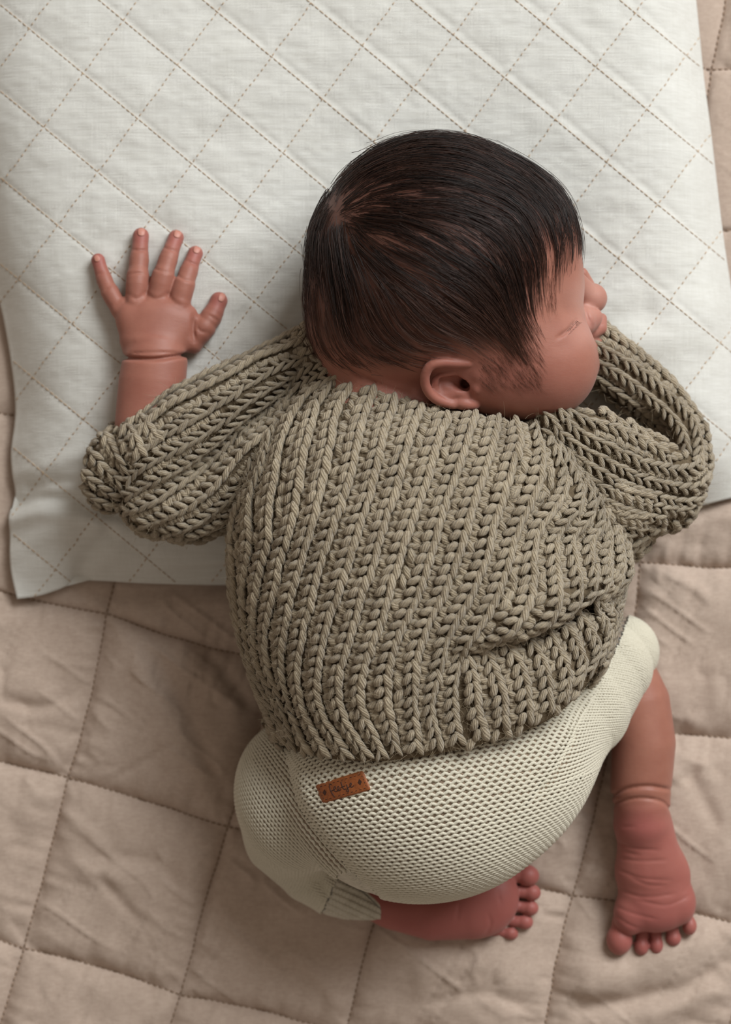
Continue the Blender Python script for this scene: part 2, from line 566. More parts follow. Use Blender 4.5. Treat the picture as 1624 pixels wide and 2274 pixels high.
Q_FOLDS = [  # (line, width, height): broad folds and creases of the cover
    ([(330, 1430), (400, 1560), (470, 1700), (510, 1790)], 20, -13), ([(280, 1430), (355, 1570), (420, 1720)], 40, 12),
    ([(450, 1440), (520, 1520), (565, 1590)], 16, -14), ([(405, 1430), (470, 1500), (540, 1600)], 26, 10),
    ([(225, 1745), (320, 1690), (400, 1640)], 8, -6), ([(520, 1660), (430, 1720), (330, 1770)], 34, 8),
    ([(1230, 2190), (1400, 2150), (1560, 2085), (1640, 2080)], 40, 16), ([(1250, 2240), (1420, 2215), (1540, 2185), (1640, 2120)], 22, -20),
    ([(1390, 2270), (1500, 2225), (1640, 2180)], 30, 14), ([(1520, 1700), (1570, 1790), (1600, 1860)], 18, -9), ([(1500, 1660), (1600, 1720)], 24, 8),
    ([(1440, 1260), (1490, 1330), (1480, 1420)], 30, -7), ([(1500, 1190), (1560, 1230)], 20, -8),
    ([(210, 1930), (280, 2010), (330, 2060)], 14, -8), ([(130, 1860), (200, 1930), (300, 1950)], 22, 9), ([(250, 1900), (340, 1910), (400, 1960)], 16, -7),
    ([(60, 1480), (120, 1570), (200, 1600)], 30, 10), ([(0, 1540), (90, 1570), (170, 1540)], 14, -9), ([(20, 1900), (90, 1850)], 18, -7),
    ([(640, 2100), (720, 2180), (760, 2260)], 20, 8), ([(560, 1960), (620, 2060), (690, 2090)], 26, -9), ([(900, 2160), (1060, 2140), (1180, 2190)], 30, 8),
    ([(940, 2230), (1060, 2200), (1180, 2240)], 16, -9)]

def quilt_relief(x, y):
    r = 9 * vnoise(x / 120, y / 120, 1) + 4.2 * vnoise(x / 47 + 3, y / 62, 2) + 0.8 * vnoise(x / 23, y / 19, 3)
    a = vnoise((x * 0.8 + y * 0.6) / 170 + 9, (y * 0.8 - x * 0.6) / 40, 5)
    r += 8.0 * (1 - np.abs(a)) ** 7 * np.clip(vnoise(x / 150 + 5, y / 150, 15) * 2 + 0.5, 0, 1)                # narrow crumple ridges
    a = vnoise((x * 0.5 - y * 0.85) / 200 + 4, (y * 0.5 + x * 0.85) / 44, 6)
    r -= 7.0 * (1 - np.abs(a)) ** 9 * np.clip(vnoise(x / 170, y / 140 + 4, 16) * 2 + 0.5, 0, 1)
    for line, w, hgt in Q_FOLDS:
        p = catmull(line, step=12) if len(line) > 2 else np.array(line, float)
        m = (x > p[:, 0].min() - 3 * w) & (x < p[:, 0].max() + 3 * w) & (y > p[:, 1].min() - 3 * w) & (y < p[:, 1].max() + 3 * w)
        if m.any():
            dd = poly_dist(x[m], y[m], p)
            de = np.minimum(np.hypot(x[m] - p[0, 0], y[m] - p[0, 1]), np.hypot(x[m] - p[-1, 0], y[m] - p[-1, 1]))
            r[m] += hgt * np.exp(-(dd / w) ** 2) * np.clip(de / (2 * w) + 0.1, 0, 1)
    return r

quilt = thing('quilt', 'dusty beige quilted blanket in large squares spread under the baby and pillow', 'quilt')
def seam_pt(a, b, t, bow):
    """bowed seam between two crossings"""
    a = np.asarray(a, float); b = np.asarray(b, float)
    d = b - a; nrm = np.array([-d[1], d[0]]) / np.linalg.norm(d)
    w = bow * np.sin(np.pi * t) + 2.5 * vnoise(t * 7 + a[0] * 0.13, t * 0 + a[1] * 0.31, 8) * np.sin(np.pi * t)
    return a + t[:, None] * d + w[:, None] * nrm
def bow_of(k):
    return 9.0 * math.sin(k[0] * 12.9 + k[1] * 7.7 + (3 if k[2] else 0))
quilt_tris = []
for i in range(-1, 6):
    for j in range(-5, 5):
        in_view = 0 <= i <= 4 and -4 <= j <= 3
        NQ = 64 if in_view and (j >= 0 or i >= 4) else 16      # coarser where the pillow lies on it
        tt = np.linspace(0, 1, NQ + 1)
        n00, n10, n01, n11 = QN[(i, j)], QN[(i + 1, j)], QN[(i, j + 1)], QN[(i + 1, j + 1)]
        top = seam_pt(n00, n10, tt, bow_of((i, j, 0))); bot = seam_pt(n01, n11, tt, bow_of((i, j + 1, 0)))
        lef = seam_pt(n00, n01, tt, bow_of((i, j, 1))); rig = seam_pt(n10, n11, tt, bow_of((i + 1, j, 1)))
        s = tt[None, :, None]; v = tt[:, None, None]
        C = (1 - v) * top[None] + v * bot[None] + (1 - s) * lef[:, None] + s * rig[:, None]
        C -= (1 - s) * (1 - v) * np.array(n00) + s * (1 - v) * np.array(n10) + (1 - s) * v * np.array(n01) + s * v * np.array(n11)
        S, V = np.meshgrid(tt, tt)
        x, y = C[..., 0].ravel(), C[..., 1].ravel()
        es = np.minimum(S, 1 - S).ravel() * 380; ev = np.minimum(V, 1 - V).ravel() * 370     # distance to the seams
        ed = np.minimum(es, ev)
        puff = 30 * (1 - np.exp(-es / 24)) * (1 - np.exp(-ev / 24)) + 12 * np.sin(np.pi * S.ravel()) * np.sin(np.pi * V.ravel())
        along = np.where(es < ev, V.ravel() * 370, S.ravel() * 380)
        pk = 0.6 * vnoise(along / 34 + i * 2.7, np.where(es < ev, 4.0, 12.0) + j * 2.1 + ed * 0.006, 12) * np.exp(ed / 110) + 0.6 * vnoise(along / 15 + i * 5.1, np.where(es < ev, 0.0, 9.0) + j * 3.3 + es * 0.004, 11)
        pucker = 8.5 * pk * np.exp(-ed / 44) * (1 - np.exp(-ed / 5))
        z = 4 + puff + pucker + quilt_relief(x, y) * (1 - np.exp(-ed / 20))
        press = np.clip((np.interp(x, [-200, 30, 520, 1000, 1420, 1655, 1900], [1345, 1325, 1290, 1250, 1145, 1090, 1060]) + 48 - y) / 36, 0, 1) * np.clip((1640 + np.maximum(y, -200) * 0.07 - x) / 25, 0, 1) * np.clip((x + 240) / 60, 0, 1)
        z = z * (1 - press) + np.minimum(z, 10 + 0.22 * z) * press
        P = WA(x, y, 20.0); P[:, 2] = z
        gi = np.arange((NQ + 1) ** 2).reshape(NQ + 1, NQ + 1)
        f = np.stack([gi[:-1, :-1], gi[1:, :-1], gi[1:, 1:], gi[:-1, 1:]], -1).reshape(-1, 4)
        make_mesh('quilt_patch', P, f, M['quilt'], quilt)

def tube_mesh(paths, rads, sides=6, flat=1.0):
    """closed little tubes around many short paths -> verts, quads"""
    VV, FF = [], []
    off = 0
    ang = np.linspace(0, 2 * np.pi, sides, endpoint=False)
    for p, r in zip(paths, rads):
        p = np.asarray(p, float); n = len(p)
        T = np.gradient(p, axis=0); T /= np.maximum(np.linalg.norm(T, axis=1), 1e-9)[:, None]
        up = np.array([0, 0, 1.0])
        B = np.cross(T, up); B /= np.maximum(np.linalg.norm(B, axis=1), 1e-9)[:, None]
        N = np.cross(B, T)
        r = np.asarray(r, float) * np.ones(n)
        ring = p[:, None] + (B[:, None] * np.cos(ang)[None, :, None] + N[:, None] * (flat * np.sin(ang))[None, :, None]) * r[:, None, None]
        VV.append(ring.reshape(-1, 3))
        k = np.arange(n - 1)[:, None] * sides + np.arange(sides)[None]
        k2 = np.arange(n - 1)[:, None] * sides + (np.arange(sides)[None] + 1) % sides
        FF.append(np.stack([k, k2, k2 + sides, k + sides], -1).reshape(-1, 4) + off)
        off += n * sides
    return np.vstack(VV), np.vstack(FF)

def seam_line(a, b, bow):
    L = np.linalg.norm(np.subtract(b, a))
    n = int(L / 13)
    paths, rads = [], []
    for k in range(n):
        t = (k + np.array([0.12, 0.3, 0.5, 0.7, 0.88])) / n
        q = seam_pt(a, b, t, bow)
        P = WA(q[:, 0], q[:, 1], 20.0); P[:, 2] = 5.0 + np.array([-1.5, 1.0, 1.6, 1.0, -1.5])
        paths.append(P); rads.append(np.array([1.2, 2.0, 2.3, 2.0, 1.2]))
    return tube_mesh(paths, rads, 5)
for i in range(-1, 7):
    for j in range(-5, 6):
        for di, dj, k in ((1, 0, 0), (0, 1, 1)):
            if (i + di, j + dj) in QN:
                a, b = QN[(i, j)], QN[(i + di, j + dj)]
                mx, my = (a[0] + b[0]) / 2, (a[1] + b[1]) / 2
                if -420 < mx < 2050 and -420 < my < 2700:
                    v, f = seam_line(a, b, bow_of((i, j, k)))
                    make_mesh('seam_stitching', v, f, M['seam'], quilt)

# ------------------------------------------------------------------ pillow
pillow = thing('pillow', 'off-white linen pillow with tan diamond quilting stitches under the baby\'s head', 'pillow')
e_left = catmull([(28, 1333), (14, 1265), (12, 1180), (11, 1140), (24, 1098), (14, 1010), (24, 890), (0, 715), (-40, 560), (-100, 300), (-130, 0), (-140, -200)], n=260)
e_right = catmull([(1655, 1100), (1668, 980), (1662, 860), (1645, 700), (1618, 520), (1590, 290), (1572, 150), (1557, 0), (1545, -90), (1540, -200)], n=260)
e_bot = catmull([(28, 1333), (75, 1326), (120, 1312), (165, 1293), (220, 1292), (330, 1298), (520, 1301), (760, 1290), (1000, 1262), (1250, 1200), (1420, 1155), (1545, 1128), (1610, 1112), (1655, 1100)], n=300)
e_top = np.stack([np.linspace(-140, 1540, 300), np.full(300, -200.0)], 1)
s1 = np.linspace(0, 1, 300); t1 = np.linspace(0, 1, 260)
SS, TT = np.meshgrid(s1, t1)
C = (1 - TT)[..., None] * e_bot[None] + TT[..., None] * e_top[None] + (1 - SS)[..., None] * e_left[:, None] + SS[..., None] * e_right[:, None]
C -= ((1 - SS) * (1 - TT))[..., None] * e_bot[0] + (SS * (1 - TT))[..., None] * e_bot[-1] + ((1 - SS) * TT)[..., None] * e_top[0] + (SS * TT)[..., None] * e_top[-1]
ex = np.minimum(SS, 1 - SS) * 1640; ey = TT * 1450
prof = (1 - np.exp(-(ex / np.where(SS > 0.5, 70, 105)) ** 1.15)) * (1 - np.exp(-(ey / 105) ** 1.15))
px_, py_ = C[..., 0], C[..., 1]
def stitch_f1(k):      # lines falling to the right
    return lambda x: 217 + 0.83 * (x - 250) + 192 * k
def stitch_f2(k):      # lines rising to the right
    return lambda y: 548 - 0.745 * (y - 200) + (184 if k > 0 else 195) * k
dg = np.full(px_.shape, 1e9)
for k in range(-10, 8):
    dg = np.minimum(dg, np.abs(py_ - stitch_f1(k)(px_)) / math.hypot(1, 0.83))
for k in range(-5, 13):
    dg = np.minimum(dg, np.abs(px_ - stitch_f2(k)(py_)) / math.hypot(1, 0.745))
pil_z = 44 + 150 * prof
pil_z += (8 * vnoise(px_ / 260, py_ / 260, 21) + 2.2 * vnoise(px_ / 60, py_ / 45, 22) + 1.0 * vnoise(px_ / 22, py_ / 12, 23)) * (0.35 + 0.65 * prof)
pil_z += (2.0 * (1 - np.exp(-dg / 30)) - 1.6 * np.exp(-(dg / 5.0) ** 2)) * np.clip(prof * 1.6, 0, 1)
# crumples near the lower edge and corner, the dent under head and arm
for line, w, hgt in [([(15, 1125), (90, 1105), (200, 1120), (300, 1150)], 16, -15), ([(20, 1155), (100, 1140), (220, 1160)], 20, 13),
                     ([(160, 1295), (190, 1240), (240, 1190)], 18, -16), ([(165, 1290), (300, 1275), (520, 1262)], 12, -10), ([(210, 1288), (350, 1268), (520, 1245)], 12, 8),
                     ([(30, 1055), (120, 1030), (200, 1010)], 20, 8), ([(60, 1085), (140, 1070), (220, 1080)], 12, -8), ([(25, 1230), (90, 1190), (150, 1180)], 26, 8),
                     ([(1340, 770), (1450, 760), (1560, 700)], 50, 10), ([(1330, 730), (1420, 690)], 34, -10)]:
    p = catmull(line, step=12)
    dd = poly_dist(px_.ravel(), py_.ravel(), p).reshape(px_.shape)
    pil_z += hgt * np.exp(-(dd / w) ** 2)
pil_z -= 34 * np.exp(-(((px_ - 1000) / 330) ** 2 + ((py_ - 640) / 330) ** 2) ** 1.5)
pil_z -= 12 * np.exp(-(((px_ - 340) / 110) ** 2 + ((py_ - 760) / 190) ** 2) ** 1.5)
PT = WA(px_.ravel(), py_.ravel(), 110.0); PT[:, 2] = pil_z.ravel()
gi = np.arange(300 * 260).reshape(260, 300)
ft = np.stack([gi[:-1, :-1], gi[:-1, 1:], gi[1:, 1:], gi[1:, :-1]], -1).reshape(-1, 4)
ring = np.concatenate([gi[0, :-1], gi[:-1, -1], gi[-1, :0:-1], gi[:0:-1, 0]])
rn = np.roll(np.arange(len(ring)), -1)
PR = PT[ring].copy(); PR[:, 2] = 38.0                                   # lower rim
nt = len(PT)
fs = np.stack([ring, nt + np.arange(len(ring)), nt + rn, ring[rn]], -1)
rb = np.unique(np.concatenate([np.arange(0, 260, 10), [259]])); cb = np.unique(np.concatenate([np.arange(0, 300, 10), [299]]))
gb = gi[np.ix_(rb, cb)]
PB = PT[gb.ravel()].copy(); PB[:, 2] = 38.0                              # coarse underside
gj = np.arange(gb.size).reshape(gb.shape) + nt + len(PR)
fb = np.stack([gj[:-1, :-1], gj[1:, :-1], gj[1:, 1:], gj[:-1, 1:]], -1).reshape(-1, 4)
pil = make_mesh('pillow_cover', np.vstack([PT, PR, PB]), np.vstack([ft, fs, fb]), M['pillow'], pillow)
pil_bvh = BVHTree.FromPolygons([Vector(v) for v in PT], [tuple(int(a) for a in q) for q in ft])
def pillow_drop(px, py):
    o = Vector((0, 0, CZ))
    p = Vector(W(px, py, 100.0)) - o
    hit = pil_bvh.ray_cast(o, p.normalized())
    return None if hit[0] is None else np.array(hit[0])

def stitch_line(pts, dash, gap, r):
    """pts: px,py along the line; returns separate little thread stitches lying on the pillow"""
    c = resample(np.asarray(pts, float), step=(dash + gap) / 6.0)
    wob = 1.2 * vnoise(np.arange(len(c)) / 9.0, np.zeros(len(c)) + c[0, 0], 31)
    c = c + wob[:, None]
    paths, rads = [], []
    nd = max(2, int(round(6.0 * dash / (dash + gap))))
    for k in range(0, len(c) - 6, 6):
        q = [pillow_drop(*c[k + m]) for m in range(nd + 1)]
        if any(v is None for v in q):
            continue
        q = np.array(q)
        q[:, 2] += np.sin(np.linspace(0, np.pi, nd + 1)) * r * 0.9 + r * 0.15
        paths.append(q); rads.append(r * (0.55 + 0.45 * np.sin(np.linspace(0, np.pi, nd + 1))))
    return paths, rads
xs = np.linspace(-80, 1700, 400)
for k in range(-10, 8):
    f = stitch_f1(k)
    pts = np.stack([xs, f(xs)], 1); pts = pts[(pts[:, 1] > -120) & (pts[:, 1] < 1340)]
    if len(pts) < 3: continue
    paths, rads = stitch_line(pts, 10.0, 3.0, 1.15)
    if len(paths) > 3:
        v, f_ = tube_mesh(paths, rads, 5)
        make_mesh('quilting_stitch_line', v, f_, M['thread'], pillow)
ys = np.linspace(-140, 1340, 400)
for k in range(-5, 13):
    f = stitch_f2(k)
    pts = np.stack([f(ys), ys], 1); pts = pts[(pts[:, 0] > -80) & (pts[:, 0] < 1680)]
    if len(pts) < 3: continue
    paths, rads = stitch_line(pts, 6.0, 8.0, 1.5)
    if len(paths) > 3:
        v, f_ = tube_mesh(paths, rads, 5)
        make_mesh('quilting_stitch_line', v, f_, M['thread'], pillow)

# ------------------------------------------------------------------ the baby: head shape (shared by skin and hair)
def add_head(F):
    U_(F, ell(W(975, 588, 405), (288, 283, 230), rotz=-0.12), 0)
    U_(F, ell(W(1150, 560, 400), (135, 165, 175)), 60)            # forehead
    U_(F, ell(W(1120, 745, 395), (165, 165, 175)), 60)            # temple and jaw
    U_(F, ell(W(1203, 807, 408), (126, 124, 132), rotz=0.2), 50)  # upper cheek
    U_(F, ell(W(1095, 838, 400), (120, 86, 118)), 50)             # jaw angle
    U_(F, ell(W(800, 720, 380), (115, 130, 150)), 60)             # back of the skull above the nape

head_field = Field()
add_head(head_field)

body_field = Field()
add_head(body_field)
B = body_field
# brow, eye socket, nose, lips, chin: the face looks to the right and a little down
U_(B, ell(W(1238, 640, 410), (56, 84, 100)), 30)
U_(B, ell(W(1262, 716, 420), (27, 40, 44), rotz=-0.5), 16)       # closed eyelid
U_(B, chain([W(1281, 625, 345), W(1300, 650, 318), W(1320, 664, 300)], [23, 27, 27]), 16)   # nose
U_(B, chain([W(1293, 608, 285), W(1312, 640, 268)], [14, 14]), 10)                          # far side of the nose root
U_(B, ell(W(1319, 663, 300), (27, 33, 30), rotz=-0.2), 12)                  # nose tip
U_(B, ell(W(1321, 706, 324), (17, 21, 18), rotz=-0.35), 3)       # nostril wing
U_(B, ell(W(1298, 714, 330), (28, 34, 46)), 18)                  # cheek beside the nose
U_(B, chain([W(1316, 735, 300), W(1333, 728, 292), W(1336, 708, 278)], [18, 16, 13]), 8)    # upper lip
U_(B, chain([W(1312, 764, 288), W(1327, 757, 276)], [17, 14]), 8)                           # lower lip
U_(B, ell(W(1285, 810, 300), (48, 50, 60)), 30)                  # chin
G_(B, [(1238, 750), (1252, 741), (1266, 729), (1279, 712)], 4.0, 5.0, 380, 600)             # closed lash line
G_(B, [(1236, 700), (1258, 690), (1276, 676)], 20, 3.0, 360, 600)                           # hollow above the lid
G_(B, [(1300, 688), (1305, 704), (1314, 722)], 4.0, 4.0, 300, 420)                          # groove round the nostril wing
G_(B, [(1220, 770), (1250, 768), (1285, 745)], 18, 1.5, 380, 600)                           # under the eye
# neck with the fold below the hairline
U_(B, chain([W(940, 780, 335), W(890, 890, 310), W(860, 1010, 280)], [125, 112, 140]), 40)
G_(B, [(770, 815), (830, 850), (890, 872), (950, 893)], 6, 9, 250, 650)
G_(B, [(800, 800), (870, 830), (930, 850)], 16, -4, 250, 650)
# ear: a folded rim, an inner ridge and the hollow, standing off the head
E = body_field
hs = head_field.drop([1000.0], [850.0])[0][2]
def ez(dx, dy):
    return hs + 6 + dx * 0.0 - dy * 0.55
def ept(x0, y0, lift=0.0):
    return W(x0, y0, ez(x0 - 1000, y0 - 850) + lift)
rim = catmull([(1040, 806), (1015, 806), (982, 805), (958, 811), (946, 828), (944, 848), (950, 867), (964, 882), (983, 892), (1005, 898)], n=22)
U_(E, chain([ept(a, b, 10 + 12 * math.sin(math.pi * i / 21)) for i, (a, b) in enumerate(rim)], 10.5 * np.ones(22)), 0)
U_(E, ell(ept(1030, 896, 4), (27, 15, 17), rotz=-0.15), 8)
U_(E, ell(ept(1050, 900, -2), (15, 11, 14)), 6)
U_(E, ell(ept(995, 852, -20), (46, 40, 17)), 8)
anti = catmull([(1005, 826), (980, 836), (964, 852), (972, 870), (993, 877), (1016, 872), (1034, 878)], n=14)
U_(E, chain([ept(a, b, -1) for a, b in anti], np.linspace(8, 11, 14)), 6)
S_(E, chain([ept(985, 848, 6), ept(1012, 848, 2), ept(1034, 853, -6)], [11, 15, 15]), 6)
S_(E, chain([ept(1030, 850, 0), ept(1036, 853, -50)], [12, 10]), 5)
U_(E, ell(ept(1058, 858, 2), (13, 17, 15)), 4)
U_(E, ell(ept(1062, 820, -4), (20, 24, 18)), 8)
# torso and hips under the clothes
U_(B, chain([W(850, 980, 300), W(930, 1250, 330), W(950, 1500, 340), W(950, 1720, 330)], [200, 230, 225, 205]), 60)
# left arm (on the left of the picture): shoulder, elbow, forearm, wrist
U_(B, chain([W(720, 970, 290), W(520, 1030, 240), W(345, 1045, 235)], [85, 62, 60]), 30)
U_(B, chain([W(330, 1020, 240), W(328, 940, 244), W(338, 850, 240), W(344, 806, 236)], [66, 75, 77, 75], 0.8), 16)
U_(B, ell(W(343, 760, 230), (78, 52, 44)), 10)                    # heel of the hand
U_(B, ell(W(345, 715, 228), (86, 60, 40), rotz=0.08), 22)         # back of the hand
U_(B, ell(W(290, 705, 222), (34, 50, 33), rotz=0.3), 14)
U_(B, ell(W(404, 730, 222), (36, 58, 32), rotz=-0.35), 12)        # thumb side
HZ = 190
fingers = {
    'pinky': [[(268, 688), (246, 652), (230, 616), (218, 578)], [21, 20, 17, 14.5], [30, 24, 16, 11]],
    'ring': [[(303, 668), (305, 630), (309, 580), (313, 524)], [26, 24.5, 20.5, 17], [36, 38, 26, 13]],
    'middle': [[(350, 665), (361, 618), (377, 566), (391, 528)], [26, 24.5, 20, 16.5], [37, 40, 28, 13]],
    'index': [[(396, 676), (410, 630), (423, 592), (434, 563)], [27, 24, 19.5, 16], [36, 36, 24, 12]],
    'thumb': [[(424, 757), (450, 731), (472, 699), (486, 668)], [29, 26, 23, 18.5], [24, 26, 20, 14]]}
for nm, (pts, rad, zz) in fingers.items():
    pw = catmull([(*p, HZ + q) for p, q in zip(pts, zz)], n=9)
    rr = 1.05 * np.interp(np.linspace(0, 3, 9), range(4), rad) * (1 + 0.05 * np.cos(np.linspace(0, 3, 9) * 2 * np.pi))
    U_(B, chain([W(*p) for p in pw], rr), 5 if nm != 'thumb' else 9)
# creases of hand and wrist
G_(B, [(262, 792), (300, 796), (345, 797), (400, 790), (424, 786)], 5.0, 11, 150, 330)
G_(B, [(290, 785), (340, 783), (400, 783)], 4.0, 3.0, 150, 330)
G_(B, [(275, 757), (330, 750), (385, 756)], 9, -2.5, 150, 330)
for a in ([(262, 680), (276, 672), (283, 656)], [(288, 655), (305, 664), (322, 650)], [(325, 652), (345, 664), (370, 655)], [(374, 655), (390, 673), (412, 680)]):
    G_(B, a, 5, 3.5, 150, 330)
G_(B, [(430, 700), (429, 730), (433, 757)], 4.5, 6, 150, 330)
G_(B, [(436, 720), (444, 735), (462, 738)], 4, 2.5, 150, 330)
for a in ([(288, 609), (305, 606), (323, 608)], [(341, 596), (360, 602), (378, 605)], [(393, 611), (410, 621), (428, 625)], [(230, 646), (243, 637)], [(464, 699), (486, 713)],
          [(292, 554), (309, 556), (328, 556)], [(362, 549), (378, 554), (396, 560)], [(413, 578), (428, 585), (440, 590)], [(213, 611), (229, 603)]):
    G_(B, a, 3.2, 2.6, 150, 330)
for c in ((282, 662), (327, 662), (372, 668)):
    pass
# right leg (on the right of the picture): thigh, knee, shin, foot with the sole turned up
U_(B, chain([W(1080, 1650, 250), W(1310, 1510, 160), W(1375, 1450, 120)], [130, 85, 62]), 40)
U_(B, chain([W(1378, 1455, 112), W(1418, 1560, 116), W(1430, 1650, 116), W(1424, 1742, 112)], [64, 74, 75, 72]), 20)
U_(B, chain([W(1424, 1760, 112), W(1426, 1785, 114)], [69, 67]), 6)
U_(B, ell(W(1427, 1822, 112), (64, 62, 62)), 10)                           # heel
U_(B, chain([W(1428, 1840, 100), W(1436, 1920, 84)], [62, 68], 0.85), 24)
U_(B, ell(W(1468, 1885, 88), (36, 70, 46), rotz=0.12), 30)
U_(B, ell(W(1452, 1945, 78), (88, 84, 50), rotz=-0.35), 26)
U_(B, ell(W(1456, 2005, 76), (89, 70, 47)), 22)                              # ball of the foot
U_(B, ell(W(1400, 2030, 70), (40, 50, 40)), 14)
U_(B, ell(W(1515, 2005, 70), (32, 48, 40)), 14)
for (x, y), r, z in (((1376, 2086), (31, 37, 32), 56), ((1425, 2101), (18, 22, 20), 46), ((1458, 2099), (16.5, 21, 19), 46), ((1496, 2083), (18.5, 19, 19), 48), ((1532, 2056), (17, 22, 19), 52)):
    U_(B, ell(W(x, y, z), r), 3)
    U_(B, chain([W(x + (1450 - x) * 0.12, y - 40, z), W(x, y, z)], [min(r) * 0.85, min(r) * 0.8]), 3)
G_(B, [(1350, 1772), (1390, 1752), (1440, 1746), (1490, 1754)], 5, 6, 60, 260)
G_(B, [(1352, 1800), (1372, 1782), (1420, 1772), (1470, 1780), (1494, 1806)], 4, 4, 40, 260)
for a in ([(1375, 1836), (1410, 1836)], [(1366, 1868), (1410, 1884), (1465, 1888)], [(1372, 1905), (1420, 1912), (1480, 1910)], [(1368, 1930), (1425, 1950), (1490, 1955)],
          [(1372, 1975), (1430, 1992), (1500, 1985)], [(1366, 2012), (1405, 2028), (1460, 2042)], [(1362, 2030), (1395, 2052), (1420, 2062)],
          [(1400, 1948), (1440, 1965), (1475, 1966)], [(1380, 1890), (1420, 1900)], [(1420, 2000), (1480, 2010), (1530, 1990)]):
    G_(B, a, 4.0, 1.5, 20, 260)
# left leg folded under: foot sole seen at the bottom edge of the trousers
U_(B, chain([W(820, 1700, 250), W(660, 1790, 170), W(650, 1850, 120)], [130, 85, 60]), 40)
U_(B, chain([W(655, 1870, 100), W(740, 1970, 82), W(850, 2018, 75)], [55, 40, 37]), 30)
U_(B, chain([W(878, 2025, 78), W(960, 2036, 74), W(1040, 2024, 72)], [44, 56, 66], 0.8), 16)
U_(B, ell(W(1085, 1998, 76), (72, 84, 52), rotz=-0.2), 24)
for (x, y), r, z in (((1134, 2072), (19, 16, 17), 42), ((1166, 2047), (20, 18, 18), 46), ((1178, 2016), (20, 18.5, 19), 50), ((1182, 1982), (21, 19.5, 20), 56), ((1172, 1944), (28, 25, 26), 64)):
    U_(B, ell(W(x, y, z), r, rotz=-0.25), 3)
    U_(B, chain([W(x - 36, y - 4, z), W(x, y, z)], [min(r) * 0.8, min(r) * 0.8]), 3)
for a in ([(1013, 2052), (1018, 2026), (1022, 2002)], [(1078, 2078), (1090, 2052), (1084, 2030)], [(1108, 1984), (1112, 2010)], [(1124, 2062), (1150, 2030), (1160, 2000)], [(930, 2060), (936, 2030)]):
    G_(B, a, 4.5, 1.8, 20, 200)

# ------------------------------------------------------------------ trousers shape
trouser_field = Field()
T = trouser_field
U_(T, ell(W(945, 1735, 300), (322, 268, 262), rotz=0.10), 0)
U_(T, ell(W(1120, 1690, 280), (210, 190, 225), rotz=0.5), 60)
U_(T, chain([W(1150, 1650, 250), W(1270, 1560, 200), W(1345, 1480, 150), W(1382, 1447, 122)], [165, 135, 106, 82]), 50)
U_(T, ell(W(655, 1770, 190), (135, 172, 160), rotz=0.15), 50)
U_(T, chain([W(640, 1860, 130), W(690, 1935, 100), W(745, 1978, 84)], [96, 70, 58]), 40)
U_(T, chain([W(745, 1982, 84), W(790, 2004, 80), W(826, 2018, 76)], [54, 48, 43]), 10)
G_(T, [(700, 1948), (722, 1975), (735, 2010)], 12, 7, 0, 200)         # gather above the cuff
G_(T, [(640, 1690), (652, 1740), (672, 1800), (740, 1890), (830, 1975)], 10, 7, 100, 620)     # seam on the left
G_(T, [(668, 1700), (678, 1760), (700, 1800)], 14, -5, 100, 620)
G_(T, [(1290, 1590), (1262, 1650), (1225, 1715), (1180, 1770)], 9, 8, 100, 620)               # seam on the right
G_(T, [(1280, 1585), (1250, 1640), (1210, 1700)], 14, -6, 100, 620)
G_(T, [(620, 1640), (650, 1665), (660, 1690)], 10, 6, 100, 620)
G_(T, [(1330, 1560), (1310, 1480), (1330, 1420)], 14, 5, 60, 500)

# ------------------------------------------------------------------ sweater shape
rowsT = [  # py, left, right (photograph), top height, bottom height
    (780, 700, 1120, 330, 190), (830, 680, 1150, 425, 170), (880, 640, 1190, 474, 150), (930, 605, 1240, 498, 130), (980, 580, 1290, 548, 110), (1050, 548, 1330, 585, 90), (1120, 528, 1362, 608, 70),
    (1200, 517, 1390, 618, 50), (1300, 519, 1392, 622, 40), (1400, 535, 1380, 616, 40), (1480, 556, 1362, 604, 40), (1560, 586, 1330, 590, 60), (1640, 628, 1280, 572, 90), (1720, 690, 1200, 545, 140)]
ar = np.array(rowsT, float)
yy = (1137 - ar[:, 0]) * (CZ - 300) / DD
cx = ((ar[:, 1] + ar[:, 2]) / 2 - 812) * (CZ - 300) / DD
ax_ = (ar[:, 2] - ar[:, 1]) / 2 * (CZ - 300) / DD
o_ = np.argsort(yy)
yd = np.linspace(yy.min(), yy.max(), 240)
def sm(v):
    q = np.interp(yd, yy[o_], v[o_])
    kern = np.exp(-np.linspace(-2, 2, 31) ** 2); kern /= kern.sum()
    return np.convolve(np.pad(q, 15, mode='edge'), kern, 'valid')
cxd, axd, ztd, zbd = sm(cx), sm(ax_), sm(ar[:, 3]), sm(ar[:, 4])
hem = catmull([(420, 1560), (560, 1600), (640, 1660), (740, 1685), (850, 1690), (960, 1676), (1060, 1655), (1160, 1625), (1235, 1588), (1300, 1525), (1340, 1465), (1362, 1400), (1380, 1300)], n=200)
neck = catmull([(640, 720), (700, 742), (735, 800), (772, 836), (850, 876), (940, 904), (1060, 930), (1150, 946), (1240, 942), (1300, 905), (1340, 860)], n=160)
def side_of(px, py, line):
    """signed distance to an open line: positive on its right when walking along it"""
    best = np.full(len(px), 1e9); sg = np.ones(len(px))
    for (ax0, ay0), (bx0, by0) in zip(line[:-1], line[1:]):
        vx, vy = bx0 - ax0, by0 - ay0
        tq = np.clip(((px - ax0) * vx + (py - ay0) * vy) / (vx * vx + vy * vy), 0, 1)
        dx, dy = px - ax0 - tq * vx, py - ay0 - tq * vy
        dd = np.hypot(dx, dy)
        m = dd < best
        best = np.where(m, dd, best); sg = np.where(m, np.sign(vx * dy - vy * dx), sg)
    return best * np.where(sg == 0, 1, sg)
